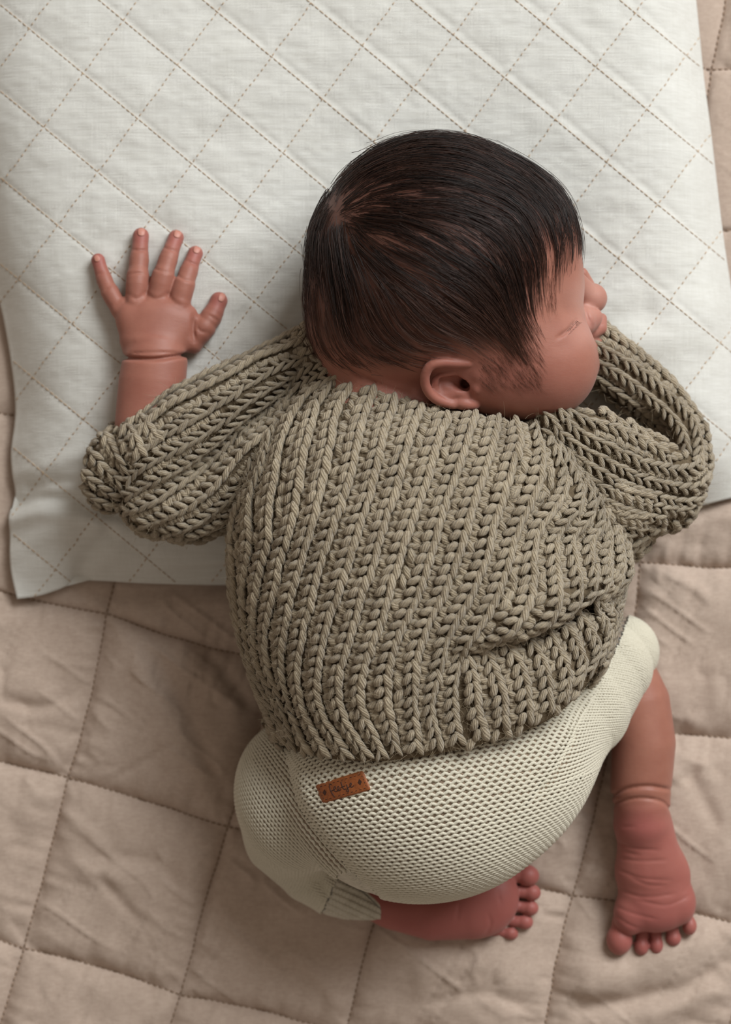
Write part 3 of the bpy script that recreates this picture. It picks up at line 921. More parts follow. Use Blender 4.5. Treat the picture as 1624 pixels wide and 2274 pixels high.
def line_y(line):
    """signed distance below a line that never turns back in x, from a table"""
    lx, ly = line[:, 0].copy(), line[:, 1].copy()
    xs_ = np.linspace(lx[0], lx[-1], 400); ys_ = np.interp(xs_, lx, ly)
    sl = np.gradient(ys_, xs_); nf = 1 / np.sqrt(1 + sl * sl)
    def f(px, py):
        return (py - np.interp(px, xs_, ys_)) * np.interp(px, xs_, nf)
    return f
hem_f = line_y(hem); neck_f = line_y(neck)
hem_c = hem[::6]; neck_c = neck[::5]
def torso_fn(P):
    y = P[:, 1]
    c = np.interp(y, yd, cxd); a = np.interp(y, yd, axd); zt = np.interp(y, yd, ztd); zb = np.interp(y, yd, zbd)
    zc = 0.42 * zt + 0.58 * zb; zu = zt - zc; zl = zc - zb
    b = np.where(P[:, 2] > zc, zu, zl)
    n = 2.25
    q = (np.abs((P[:, 0] - c) / a) ** n + np.abs((P[:, 2] - zc) / b) ** n) ** (1 / n)
    f = (q - 1) * np.minimum(a, b)
    px, py = PX(P)
    g2 = -neck_f(px, py)          # above the neckline
    f = np.maximum(f, g2 * 0.9)
    return f
def hug_fn(P):
    return trouser_field.eval(P) - 17.0
sweater_field = Field()
Sw = sweater_field
lo = np.array([cxd.min() - axd.max(), yd[0], 20]); hi = np.array([cxd.max() + axd.max(), yd[-1], 640])
Sw.add(torso_fn, lo, hi, 'u', 0)
hl = W(500, 1760, 100); hh = W(1420, 1380, 600)
Sw.add(hug_fn, np.array([hl[0], hl[1], 30]) + 95, np.array([hh[0], hh[1], 600]) - 95, 'u', 30)
U_(Sw, chain([W(690, 775, 300), W(722, 825, 330), W(775, 872, 370), W(850, 915, 410)], [50, 55, 58, 60]), 30)
# the roll of knit folded over the welt on the right
U_(Sw, chain([W(1050, 1408, 582), W(1125, 1376, 578), W(1210, 1342, 548), W(1290, 1302, 484), (W(1345, 1270, 405))], [36, 56, 64, 64, 50]), 18)
G_(Sw, [(1000, 1462), (1060, 1452), (1150, 1426), (1250, 1385), (1370, 1310)], 16, 30, 250, 650)
G_(Sw, [(1040, 1500), (1150, 1470), (1260, 1430), (1360, 1370)], 42, 16, 250, 650)
G_(Sw, [(1160, 1185), (1230, 1190), (1300, 1195), (1345, 1190)], 32, 24, 250, 650)
G_(Sw, [(1110, 1165), (1180, 1130), (1260, 1075)], 26, 10, 250, 650)
G_(Sw, [(650, 1060), (800, 1080), (950, 1075)], 60, 9, 250, 700)
G_(Sw, [(700, 1560), (850, 1590), (1000, 1580)], 50, 5, 250, 700)
def hem_fn(P):       # everything below the hem line is open
    px, py = PX(P)
    return -hem_f(px, py)
lo2 = W(380, 1800, 0); hi2 = W(1480, 1240, 0)
def hem_op(P):
    return hem_fn(P)
Sw.ops.append((np.array([lo2[0], lo2[1] - 120, -50]), np.array([hi2[0] + 60, hi2[1], 700]), lambda P: hem_op(P), 's', 10.0))

sleeve_l = Field()
Sl = sleeve_l
U_(Sl, chain([W(705, 775, 300), W(630, 830, 300), W(540, 890, 290), W(440, 945, 275), W(350, 1015, 262), W(325, 1060, 255)], [52, 66, 84, 92, 96, 80]), 0)
U_(Sl, chain([W(640, 930, 310), W(575, 990, 295), W(500, 1060, 265), W(410, 1105, 245), W(350, 1110, 240)], [70, 92, 100, 98, 84]), 14)
U_(Sl, ell(W(255, 1040, 232), (64, 96, 72), rotz=-0.25), 6)
G_(Sl, [(690, 800), (640, 868), (560, 945), (480, 1020), (400, 1085)], 24, 30, 100, 600)
G_(Sl, [(570, 1010), (520, 1090), (450, 1150)], 16, 8, 100, 600)
def arm_hole(P):
    return body_field.eval(P) + 0.0
sleeve_r = Field()
Sr = sleeve_r
U_(Sr, chain([W(1225, 950, 430), W(1320, 985, 380), W(1420, 1030, 330), W(1510, 1062, 290)], [44, 66, 70, 56]), 0)           # near edge of the opening
U_(Sr, chain([W(1300, 760, 235), W(1370, 820, 235), W(1450, 890, 238), W(1515, 965, 245), W(1536, 1030, 262), W(1520, 1075, 270)], [55, 58, 56, 48, 38, 40]), 10)     # far edge
U_(Sr, chain([W(1250, 1040, 380), W(1310, 1065, 355), W(1400, 1105, 300), W(1480, 1110, 265)], [70, 94, 92, 70]), 30)
U_(Sr, chain([W(1260, 1100, 360), W(1340, 1160, 290), W(1390, 1185, 230)], [95, 90, 60]), 30)
S_(Sr, chain([W(1380, 880, 330), W(1440, 945, 270), W(1490, 1000, 250)], [26, 40, 26]), 14)
G_(Sr, [(1200, 960), (1250, 1030), (1330, 1100)], 22, 10, 150, 600)
G_(Sr, [(1330, 1090), (1345, 1150), (1360, 1200)], 16, 8, 100, 600)

# ------------------------------------------------------------------ build the person
person = thing('person', 'newborn baby asleep face down in a chunky beige sweater and cream knit trousers', 'person')

bv, bq = surface_nets(body_field, (-660, -1095, -5), (815, 870, 690), 6.5)
bm = bmesh.new()
me = bpy.data.meshes.new('tmp')
me.from_pydata([tuple(v) for v in bv], [], [tuple(int(a) for a in q) for q in bq])
bm.from_mesh(me)
def visible_skin(x, y):
    return ((x > 195) & (x < 510) & (y > 490) & (y < 985)) | ((x > 1195) & (x < 1360) & (y > 575) & (y < 800)) | ((x > 920) & (x < 1080) & (y > 780) & (y < 925)) | \
           ((x > 1335) & (x < 1560) & (y > 1730) & (y < 2140)) | ((x > 830) & (x < 1215) & (y > 1900) & (y < 2115))
co = np.array([v.co for v in bm.verts])
x, y = PX(co)
vis = visible_skin(x, y)
bm.verts.ensure_lookup_table()
edges = [e for e in bm.edges if vis[e.verts[0].index] and vis[e.verts[1].index]]
bmesh.ops.subdivide_edges(bm, edges=edges, cuts=1, use_grid_fill=True)
co = np.array([v.co for v in bm.verts])
x, y = PX(co)
vis = visible_skin(x, y)
co[vis] = body_field.project(co[vis], it=2, maxstep=4, e=1.2)
for v, c in zip(bm.verts, co * U):
    v.co = c
bm.to_mesh(me); bm.free()
me.polygons.foreach_set('use_smooth', np.ones(len(me.polygons), bool))
me.name = 'body'
body = bpy.data.objects.new('body', me)
scene.collection.objects.link(body); body.parent = person
me.materials.append(M['skin'])
P = co
x, y = PX(P); z = P[:, 2]
def blob(cx, cy, r, p=2.0):
    return np.exp(-(np.hypot(x - cx, y - cy) / r) ** p)
red = 0.12 + 0 * x
for f in fingers.values():
    tx, ty = f[0][-1]
    red += 0.38 * blob(tx, ty, 26)
foot = ((y > 1740) & (x > 1330)).astype(float)
red += foot * np.clip((y - 1770) / 60, 0, 1) * 0.42 + foot * (0.18 * blob(1425, 1830, 45) + 0.2 * blob(1450, 2090, 90))
red += ((y > 1900) & (x > 820) & (x < 1220)) * 0.55
red += 0.12 * blob(1225, 850, 110) + 0.14 * blob(1000, 850, 80) + 0.2 * blob(1325, 720, 30) + 0.12 * blob(1080, 860, 100) + 0.1 * blob(860, 850, 100)
red += 0.08 * ((x > 195) & (x < 510) & (y < 985))
pale = 0.45 * blob(1308, 660, 45) + 0.3 * blob(1295, 740, 35)
# hairy scalp: inside the hairline
hairline = np.array([(1285, 430), (1268, 500), (1232, 530), (1196, 560), (1166, 600), (1150, 660), (1140, 710), (1118, 750), (1085, 790), (1050, 792), (1000, 788), (940, 796), (915, 822), (860, 826), (800, 812), (765, 800), (690, 780), (640, 700), (640, 300), (800, 240), (1200, 240)], float)
def inside(px, py, poly):
    r = np.zeros(len(px), bool)
    for (ax0, ay0), (bx0, by0) in zip(poly, np.roll(poly, -1, axis=0)):
        c = ((ay0 > py) != (by0 > py)) & (px < (bx0 - ax0) * (py - ay0) / (by0 - ay0 + 1e-12) + ax0)
        r ^= c
    return r
hl_closed = np.vstack([hairline, hairline[:1]])
sd_h = poly_dist(x, y, hl_closed) * np.where(inside(x, y, hairline), 1, -1)
scalp = np.clip(sd_h / 60 + 0.15, 0, 1) * (y < 860) * 0.85
attr(body, 'red', np.clip(red, 0, 1)); attr(body, 'scalp', scalp); attr(body, 'pale', np.clip(pale, 0, 1))

# nails
def nail(tip, prev, w, l):
    tip = np.array(tip, float); prev = np.array(prev, float)
    d = (tip - prev) / np.linalg.norm(tip - prev); s = np.array([-d[1], d[0]])
    VV = []; n = 9
    for a in np.linspace(-1, 1, n):
        for b in np.linspace(-1, 1, n):
            # rounded rectangle
            bb = b * math.sqrt(1 - 0.45 * a * a); aa = a * math.sqrt(1 - 0.45 * b * b)
            VV.append(tip + d * (l * aa + 1.5) + s * w * bb)
    VV = np.array(VV)
    q = body_field.drop(VV[:, 0], VV[:, 1], 330, 100, 3)
    ok = ~np.isnan(q[:, 2])
    q[~ok] = W(tip[0], tip[1], HZ + 14)
    nrm = body_field.normal(q, 1.5)
    top = q + nrm * 1.3
    g = np.arange(n * n).reshape(n, n)
    f = np.stack([g[:-1, :-1], g[1:, :-1], g[1:, 1:], g[:-1, 1:]], -1).reshape(-1, 4)
    bot = q - nrm * 1.0
    ring = np.concatenate([g[0, :-1], g[:-1, -1], g[-1, :0:-1], g[:0:-1, 0]]); rn = np.roll(ring, -1)
    side = np.stack([ring, rn, rn + n * n, ring + n * n], -1)
    make_mesh('fingernail', np.vstack([top, bot]), np.vstack([f, f[:, ::-1] + n * n, side]), M['nail'], body)
nail((314, 517), (312, 545), 8, 9); nail((394, 521), (385, 548), 8, 9); nail((437, 556), (430, 575), 7.5, 8.5); nail((216, 576), (221, 595), 6, 7); nail((492, 662), (482, 690), 7, 10)


# ------------------------------------------------------------------ trousers
def side_of(px, py, line):
    """signed distance to an open line: positive on its right when walking along it"""
    best = np.full(len(px), 1e9); sg = np.ones(len(px))
    for (ax0, ay0), (bx0, by0) in zip(line[:-1], line[1:]):
        vx, vy = bx0 - ax0, by0 - ay0
        tq_ = np.clip(((px - ax0) * vx + (py - ay0) * vy) / (vx * vx + vy * vy), 0, 1)
        dx, dy = px - ax0 - tq_ * vx, py - ay0 - tq_ * vy
        dd = np.hypot(dx, dy)
        m = dd < best
        best = np.where(m, dd, best); sg = np.where(m, np.sign(vx * dy - vy * dx), sg)
    return best * np.where(sg == 0, 1, sg)
tv, tq = surface_nets(trouser_field, (-340, -960, -5), (720, -180, 590), 7.0)
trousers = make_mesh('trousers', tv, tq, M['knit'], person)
x, y = PX(tv); z = tv[:, 2]
c = W(945, 1735, 120)
q = tv - c
ang = 0.20
xr = q[:, 0] * math.cos(ang) + q[:, 1] * math.sin(ang) * -1
yr = q[:, 1] * math.cos(ang) + q[:, 0] * math.sin(ang) * 1 * -1
xr = q[:, 0] * math.cos(ang) + q[:, 1] * math.sin(ang)
yr = -q[:, 0] * math.sin(ang) + q[:, 1] * math.cos(ang)
zz = np.maximum(q[:, 2], -60) + 120
ku = 400 * np.arctan2(xr, np.maximum(zz, 40)) / 10.5
kv = 400 * np.arctan2(yr, np.maximum(zz, 40)) / 9.2
left_seam = catmull([(600, 1560), (640, 1690), (652, 1740), (672, 1800), (740, 1890), (830, 1975), (900, 2040)], n=40)
right_seam = catmull([(1420, 1290), (1385, 1400), (1340, 1500), (1290, 1590), (1262, 1650), (1225, 1715), (1180, 1770), (1120, 1900), (1100, 2000)], n=40)
dl = side_of(x, y, left_seam)      # >0: outside on the left
dr = -side_of(x, y, right_seam)
side = np.clip(np.maximum(dl / 14 + 0.5, 0), 0, 1)
# right side panel fades back into the middle low down
fr = np.clip(dr / 14 + 0.5, 0, 1) * np.clip((1800 - y) / 60, 0, 1)
kside = np.maximum(side, fr)
al = np.where(dl > -10, 0.85, np.where(dr > -10, 0.12, 0.0))
# side panels: rows follow the leg
def rows(angle, cx0, cy0, z0, R):
    cc = W(cx0, cy0, z0)
    w = tv - cc
    a = w[:, 0] * math.cos(angle) + w[:, 1] * math.sin(angle)
    b = -w[:, 0] * math.sin(angle) + w[:, 1] * math.cos(angle)
    h = np.maximum(w[:, 2], 30) + 60
    return R * np.arctan2(a, h) / 10.5, R * np.arctan2(b, h) / 9.2
ul, vl = rows(-0.75, 640, 1800, 40, 220)
ur, vr = rows(0.05, 1300, 1600, 40, 240)
ku = np.where(dl > 0, ul, np.where((dr > 0), ur, ku))
kv = np.where(dl > 0, vl, np.where((dr > 0), vr, kv))
# ribbed cuff at the lower left leg
cuff = np.clip(((x - 728) * 0.75 + (y - 1985) * 0.35) / 8, 0, 1) * (y > 1940) * (x < 870) * (z < 165) * (dl > 20)
cd = np.array([0.88, -0.45]) / np.hypot(0.88, 0.45)
au = (tv[:, 0] * -cd[1] + tv[:, 1] * cd[0]); av = tv[:, 0] * cd[0] + tv[:, 1] * cd[1]
ku = np.where(cuff > 0.5, au / 8.0, ku); kv = np.where(cuff > 0.5, av / 9, kv)
wb = np.clip((1720 - y + (x - 640) * 0.1) / 10, 0, 1) * (x < 760) * (dl < 8)    # strip of ribbed waistband below the hem
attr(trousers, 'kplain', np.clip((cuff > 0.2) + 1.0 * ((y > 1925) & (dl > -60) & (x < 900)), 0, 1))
attr(trousers, 'ku', ku); attr(trousers, 'kv', kv); attr(trousers, 'kside', kside); attr(trousers, 'krib', np.maximum(cuff, 0))

# rows of cotton yarn: wavy threads laid row above row over the trousers
def knit_rows(cx0, cy0, ang, u_lim, v_lim, pitch, Rm, wave, amp, rad, keep, name):
    c0 = W(cx0, cy0, 0.0)
    us = np.arange(u_lim[0], u_lim[1], 3.6 / Rm); vs_ = np.arange(v_lim[0], v_lim[1], pitch / Rm)
    UU, VV_ = np.meshgrid(us, vs_)
    k = np.arange(len(vs_))[:, None]
    s = UU * Rm
    ph = 2 * np.pi * s / wave + np.pi * k + 0.5 * vnoise(s / 40, k * 1.7 + 0 * s, 51)
    vv = VV_ + (amp * np.cos(ph) + 0.8 * vnoise(s / 26, k * 2.3 + 0 * s, 52)) / Rm
    du = np.tan(np.clip(UU, -1.4, 1.4)); dv = np.tan(np.clip(vv, -1.4, 1.4))
    D = np.stack([du * math.cos(ang) - dv * math.sin(ang), du * math.sin(ang) + dv * math.cos(ang), np.ones_like(du)], -1)
    D /= np.linalg.norm(D, axis=-1)[..., None]
    shp = D.shape[:2]
    D = D.reshape(-1, 3)
    ts = np.arange(120, 700, 13.0)
    last = np.full(len(D), np.nan); prev = trouser_field.eval(c0 + D * ts[0])
    for a0, a1 in zip(ts[:-1], ts[1:]):
        cur = trouser_field.eval(c0 + D * a1)
        m = (prev < 0) & (cur >= 0)
        last = np.where(m, a0 + (a1 - a0) * prev / np.where(m, prev - cur, 1), last)
        prev = cur
    P = c0 + D * np.nan_to_num(last)[:, None]
    N_ = trouser_field.normal(P, 5.0)
    P = P + N_ * (1.6 + 0.9 * np.cos(ph.ravel() * 1.0))[:, None]
    x_, y_ = PX(P)
    ok = ~np.isnan(last) & keep(x_, y_, P[:, 2]) & (hem_f(x_, y_) > -40)
    P = P.reshape(shp + (3,)); ok = ok.reshape(shp)
    paths, rads = [], []
    for r in range(shp[0]):
        idx = np.flatnonzero(ok[r])
        if len(idx) < 4: continue
        for run in np.split(idx, np.flatnonzero(np.diff(idx) > 1) + 1):
            if len(run) > 4:
                q = P[r, run]
                j = np.linalg.norm(np.diff(q, axis=0), axis=1)
                cuts = np.flatnonzero(j > 16) + 1
                for q2 in np.split(q, cuts):
                    if len(q2) > 4:
                        paths.append(q2); rads.append(rad)
    v_, f_ = tube_mesh(paths, rads, 5)
    o = make_mesh(name, v_, f_, M['cotton'], trousers)
    o['kind'] = 'stuff'
lsm = lambda x_, y_: side_of(x_, y_, left_seam[::2])
rsm = lambda x_, y_: -side_of(x_, y_, right_seam[::2])
rs_on = lambda x_, y_: (rsm(x_, y_) > 0) & (y_ < 1775 - (x_ - 1185) * 0.45)
cuff_in = lambda x_, y_: (((x_ - 728) * 0.75 + (y_ - 1985) * 0.35) > 4) & (y_ > 1940) & (x_ < 870)
knit_rows(940, 1740, 0.17, (-1.15, 1.2), (-1.2, 0.75), 8.2, 470.0, 16.0, 2.2, 4.15, lambda x_, y_, z_: (lsm(x_, y_) < 2) & ((rsm(x_, y_) < 7) | (y_ > 1766 - (x_ - 1185) * 0.45)) & (z_ > 70), 'garter_stitch_rows')
knit_rows(720, 1790, -0.85, (-1.25, 1.25), (-1.3, 1.3), 8.0, 330.0, 12.0, 1.6, 3.5, lambda x_, y_, z_: (lsm(x_, y_) > -2) & (z_ > 40) & ~cuff_in(x_, y_), 'leg_stitch_rows')
knit_rows(1235, 1620, 0.10, (-1.36, 1.36), (-1.36, 1.3), 7.6, 430.0, 9.5, 1.4, 3.7, lambda x_, y_, z_: rs_on(x_, y_) & (z_ > 40), 'leg_stitch_rows')

# ------------------------------------------------------------------ sweater ground
def trim_under(v, q, zmin):
    return v, q
sv, sq = surface_nets(sweater_field, (-330, -620, 20), (640, 430, 660), 9.0)
sweater = make_mesh('sweater', sv, sq, M['yarn_base'], person)
lv, lq = surface_nets(sleeve_l, (-680, -130, 60), (-20, 480, 560), 9.0)
make_mesh('sleeve', lv, lq, M['yarn_base'], sweater)
rv_, rq = surface_nets(sleeve_r, (260, -160, 60), (800, 480, 600), 9.0)
make_mesh('sleeve', rv_, rq, M['yarn_base'], sweater)

# one plied leg of a stitch, along +t (first axis), 3 lobes twisted
def leg_template(L, R, sides=10, rings=8, lobes=3, twist=1.5, bend=0.0):
    s = np.linspace(-1, 1, rings)
    th = np.linspace(0, 2 * np.pi, sides, endpoint=False)
    prof = (1 - np.abs(s) ** 2.6 * 0.62)
    prof[0] *= 0.55; prof[-1] *= 0.55
    rr = R * prof[:, None] * (1 + 0.12 * np.cos(lobes * th[None, :] - twist * np.pi * s[:, None]))
    tcoord = np.repeat((s * L / 2)[:, None], sides, 1)
    b = rr * np.cos(th)[None, :] + (bend * (1 - s ** 2))[:, None]
    n = rr * np.sin(th)[None, :]
    V = np.stack([tcoord, b, n], -1).reshape(-1, 3)
    g = np.arange(rings * sides).reshape(rings, sides)
    g2 = np.roll(g, -1, axis=1)
    F = np.stack([g[:-1], g2[:-1], g2[1:], g[1:]], -1).reshape(-1, 4)
    uv = np.stack([np.repeat(((s + 1) / 2)[:, None], sides, 1), np.repeat((th / (2 * np.pi))[None], rings, 0)], -1).reshape(-1, 2)
    return V, F, uv

LEG = leg_template(1.0, 1.0)
def place(tmpl, pos, T_, B_, N_, L, R):
    """many copies: pos (n,3) with frames; L, R per copy"""
    V, F, uv = tmpl
    n = len(pos); k = len(V)
    L = np.broadcast_to(L, n); R = np.broadcast_to(R, n)
    out = pos[:, None] + (V[None, :, 0] * L[:, None])[..., None] * T_[:, None] + (V[None, :, 1] * R[:, None])[..., None] * B_[:, None] + (V[None, :, 2] * R[:, None])[..., None] * N_[:, None]
    FF = F[None] + (np.arange(n) * k)[:, None, None]
    uvs = np.repeat(uv[None], n, 0) + rng.random((n, 1, 2)) * np.array([0.3, 1.0])
    return out.reshape(-1, 3), FF.reshape(-1, 4), uvs.reshape(-1, 2)

def unit(v):
    return v / np.maximum(np.linalg.norm(v, axis=1), 1e-9)[:, None]

def rib_frames(curve, F, pitch):
    c = resample(curve, step=pitch)
    T_ = unit(np.gradient(c, axis=0))
    N_ = F.normal(c, 6.0)
    N_ = unit(N_ - (N_ * T_).sum(1)[:, None] * T_)
    # soften normals along the rib
    for _ in range(2):
        N_[1:-1] = unit(N_[:-2] + 2 * N_[1:-1] + N_[2:])
    N_ = unit(N_ - (N_ * T_).sum(1)[:, None] * T_)
    B_ = np.cross(N_, T_)
    return c, T_, B_, N_

def lay_rib(c, T_, B_, N_, width=1.0, lift=0.0):
    """knit column: slanting plump left legs, rope-like right legs"""
    n = len(c)
    j = lambda s: rng.normal(0, s, n)
    out = []
    for sgn, tilt, off, L, R in ((-1, 0.62, 9.4, 33.0, 8.5), (1, -0.22, 8.4, 42.0, 8.7)):
        a = tilt + j(0.10)
        dirT = T_ * np.cos(a)[:, None] - B_ * np.sin(a)[:, None]
        dirT = unit(dirT - N_ * 0.16)
        nn = unit(N_ - (N_ * dirT).sum(1)[:, None] * dirT)
        bb = np.cross(nn, dirT)
        pos = c + B_ * (sgn * off * width + j(0.9))[:, None] + N_ * (9.0 + lift + j(0.8))[:, None] + T_ * j(1.2)[:, None]
        out.append(place(LEG, pos, dirT, bb, nn, L * (1 + j(0.05)), R * width * (1 + j(0.06))))
    return out

def lay_purl(mid, T_, B_, N_, gap):
    """sunken column between two ribs: short crosswise loops"""
    n = len(mid)
    j = lambda s: rng.normal(0, s, n)
    out = []
    for ph, tilt in ((-0.25, 0.55), (0.25, -0.45)):
        a = tilt + j(0.16)
        dirT = unit(B_ * np.cos(a)[:, None] + T_ * np.sin(a)[:, None])
        nn = unit(N_ - (N_ * dirT).sum(1)[:, None] * dirT)
        bb = np.cross(nn, dirT)
        pos = mid + T_ * (ph * 25 + j(1.0))[:, None] + N_ * (-2.4 + j(1.6))[:, None]
        out.append(place(LEG, pos, dirT, bb, nn, np.clip(gap * 0.56, 20, 40), 8.6 * (1 + j(0.06))))
    return out

def join(parts):
    VV, FF, UU = [], [], []
    off = 0
    for v, f, u in parts:
        VV.append(v); FF.append(f + off); UU.append(u); off += len(v)
    return np.vstack(VV), np.vstack(FF), np.vstack(UU)

PITCH = 25.0
def drop_curve(F, pts, smooth=3):
    c = catmull(pts, step=5.0)
    P = F.drop(c[:, 0], c[:, 1])
    P = P[~np.isnan(P[:, 2])]
    if len(P) < 4:
        return None
    # keep steps between neighbours moderate and soften
    for _ in range(smooth):
        P[1:-1] = 0.25 * P[:-2] + 0.5 * P[1:-1] + 0.25 * P[2:]
    return P

STITCHES = {}
def knit(F, ribs, others=(), first_side=False, last_side=False, side_n=0, zmin=60, max_gap=105, lift=0.0):
    """ribs: list of px curves in order from left to right. Makes one object per rib."""
    curves = [drop_curve(F, r) for r in ribs]
    curves = [c for c in curves if c is not None]
    # carry on round the sides where the photograph no longer sees the ribs
    def carry(curve, sgn):
        T_ = unit(np.gradient(curve, axis=0)); N_ = F.normal(curve, 6.0); B_ = unit(np.cross(N_, T_))
        nc = curve.copy()
        for _ in range(4):
            nc = nc + sgn * B_ * 12.0
            nc = F.project(nc, it=2)
            N_ = F.normal(nc, 6.0); T_ = unit(np.gradient(nc, axis=0)); B_ = unit(np.cross(N_, T_))
        for _ in range(6):
            nc[1:-1] = 0.25 * nc[:-2] + 0.5 * nc[1:-1] + 0.25 * nc[2:]
        return nc
    if first_side:
        for _ in range(side_n):
            curves.insert(0, carry(curves[0], -1))
    if last_side:
        for _ in range(side_n):
            curves.append(carry(curves[-1], 1))
    frames = []
    for cv in curves:
        keep = cv[:, 2] > zmin
        cv = cv[keep]
        if len(cv) < 4 or len(resample(cv, step=PITCH)) < 3:
            frames.append(None); continue
        frames.append(rib_frames(cv, F, PITCH))
    for i, fr in enumerate(frames):
        if fr is None:
            continue
        c, T_, B_, N_ = fr
        STITCHES.setdefault(id(F), []).append((c, T_, N_))
        w = np.ones(len(c))
        parts = []
        nxt = frames[i + 1] if i + 1 < len(frames) else None
        mid_ok = None
        if nxt is not None:
            d = np.linalg.norm(c[:, None] - nxt[0][None], axis=2)
            k = d.argmin(1); dm = d.min(1)
            mid = 0.5 * (c + nxt[0][k])
            mid_ok = (dm < max_gap) & (dm > 34)
            w = np.clip(dm / 50.0, 0.62, 1.12); w = np.where(dm > max_gap, 1.0, w)
        if i > 0 and frames[i - 1] is not None:
            d2 = np.linalg.norm(c[:, None] - frames[i - 1][0][None], axis=2).min(1)
            w = np.minimum(w, np.where(d2 > max_gap, 1.0, np.clip(d2 / 50.0, 0.62, 1.12)))
        for _ in range(2):
            w[1:-1] = (w[:-2] + w[1:-1] + w[2:]) / 3
        parts += lay_rib(c, T_, B_, N_, w, lift)
        if mid_ok is not None and mid_ok.any():
            m = F.project(mid[mid_ok], it=2)
            parts += lay_purl(m, T_[mid_ok], B_[mid_ok], N_[mid_ok], dm[mid_ok])
        v, f, u = join(parts)
        make_mesh('knit_rib', v, f, M['yarn'], sweater, uv=u)

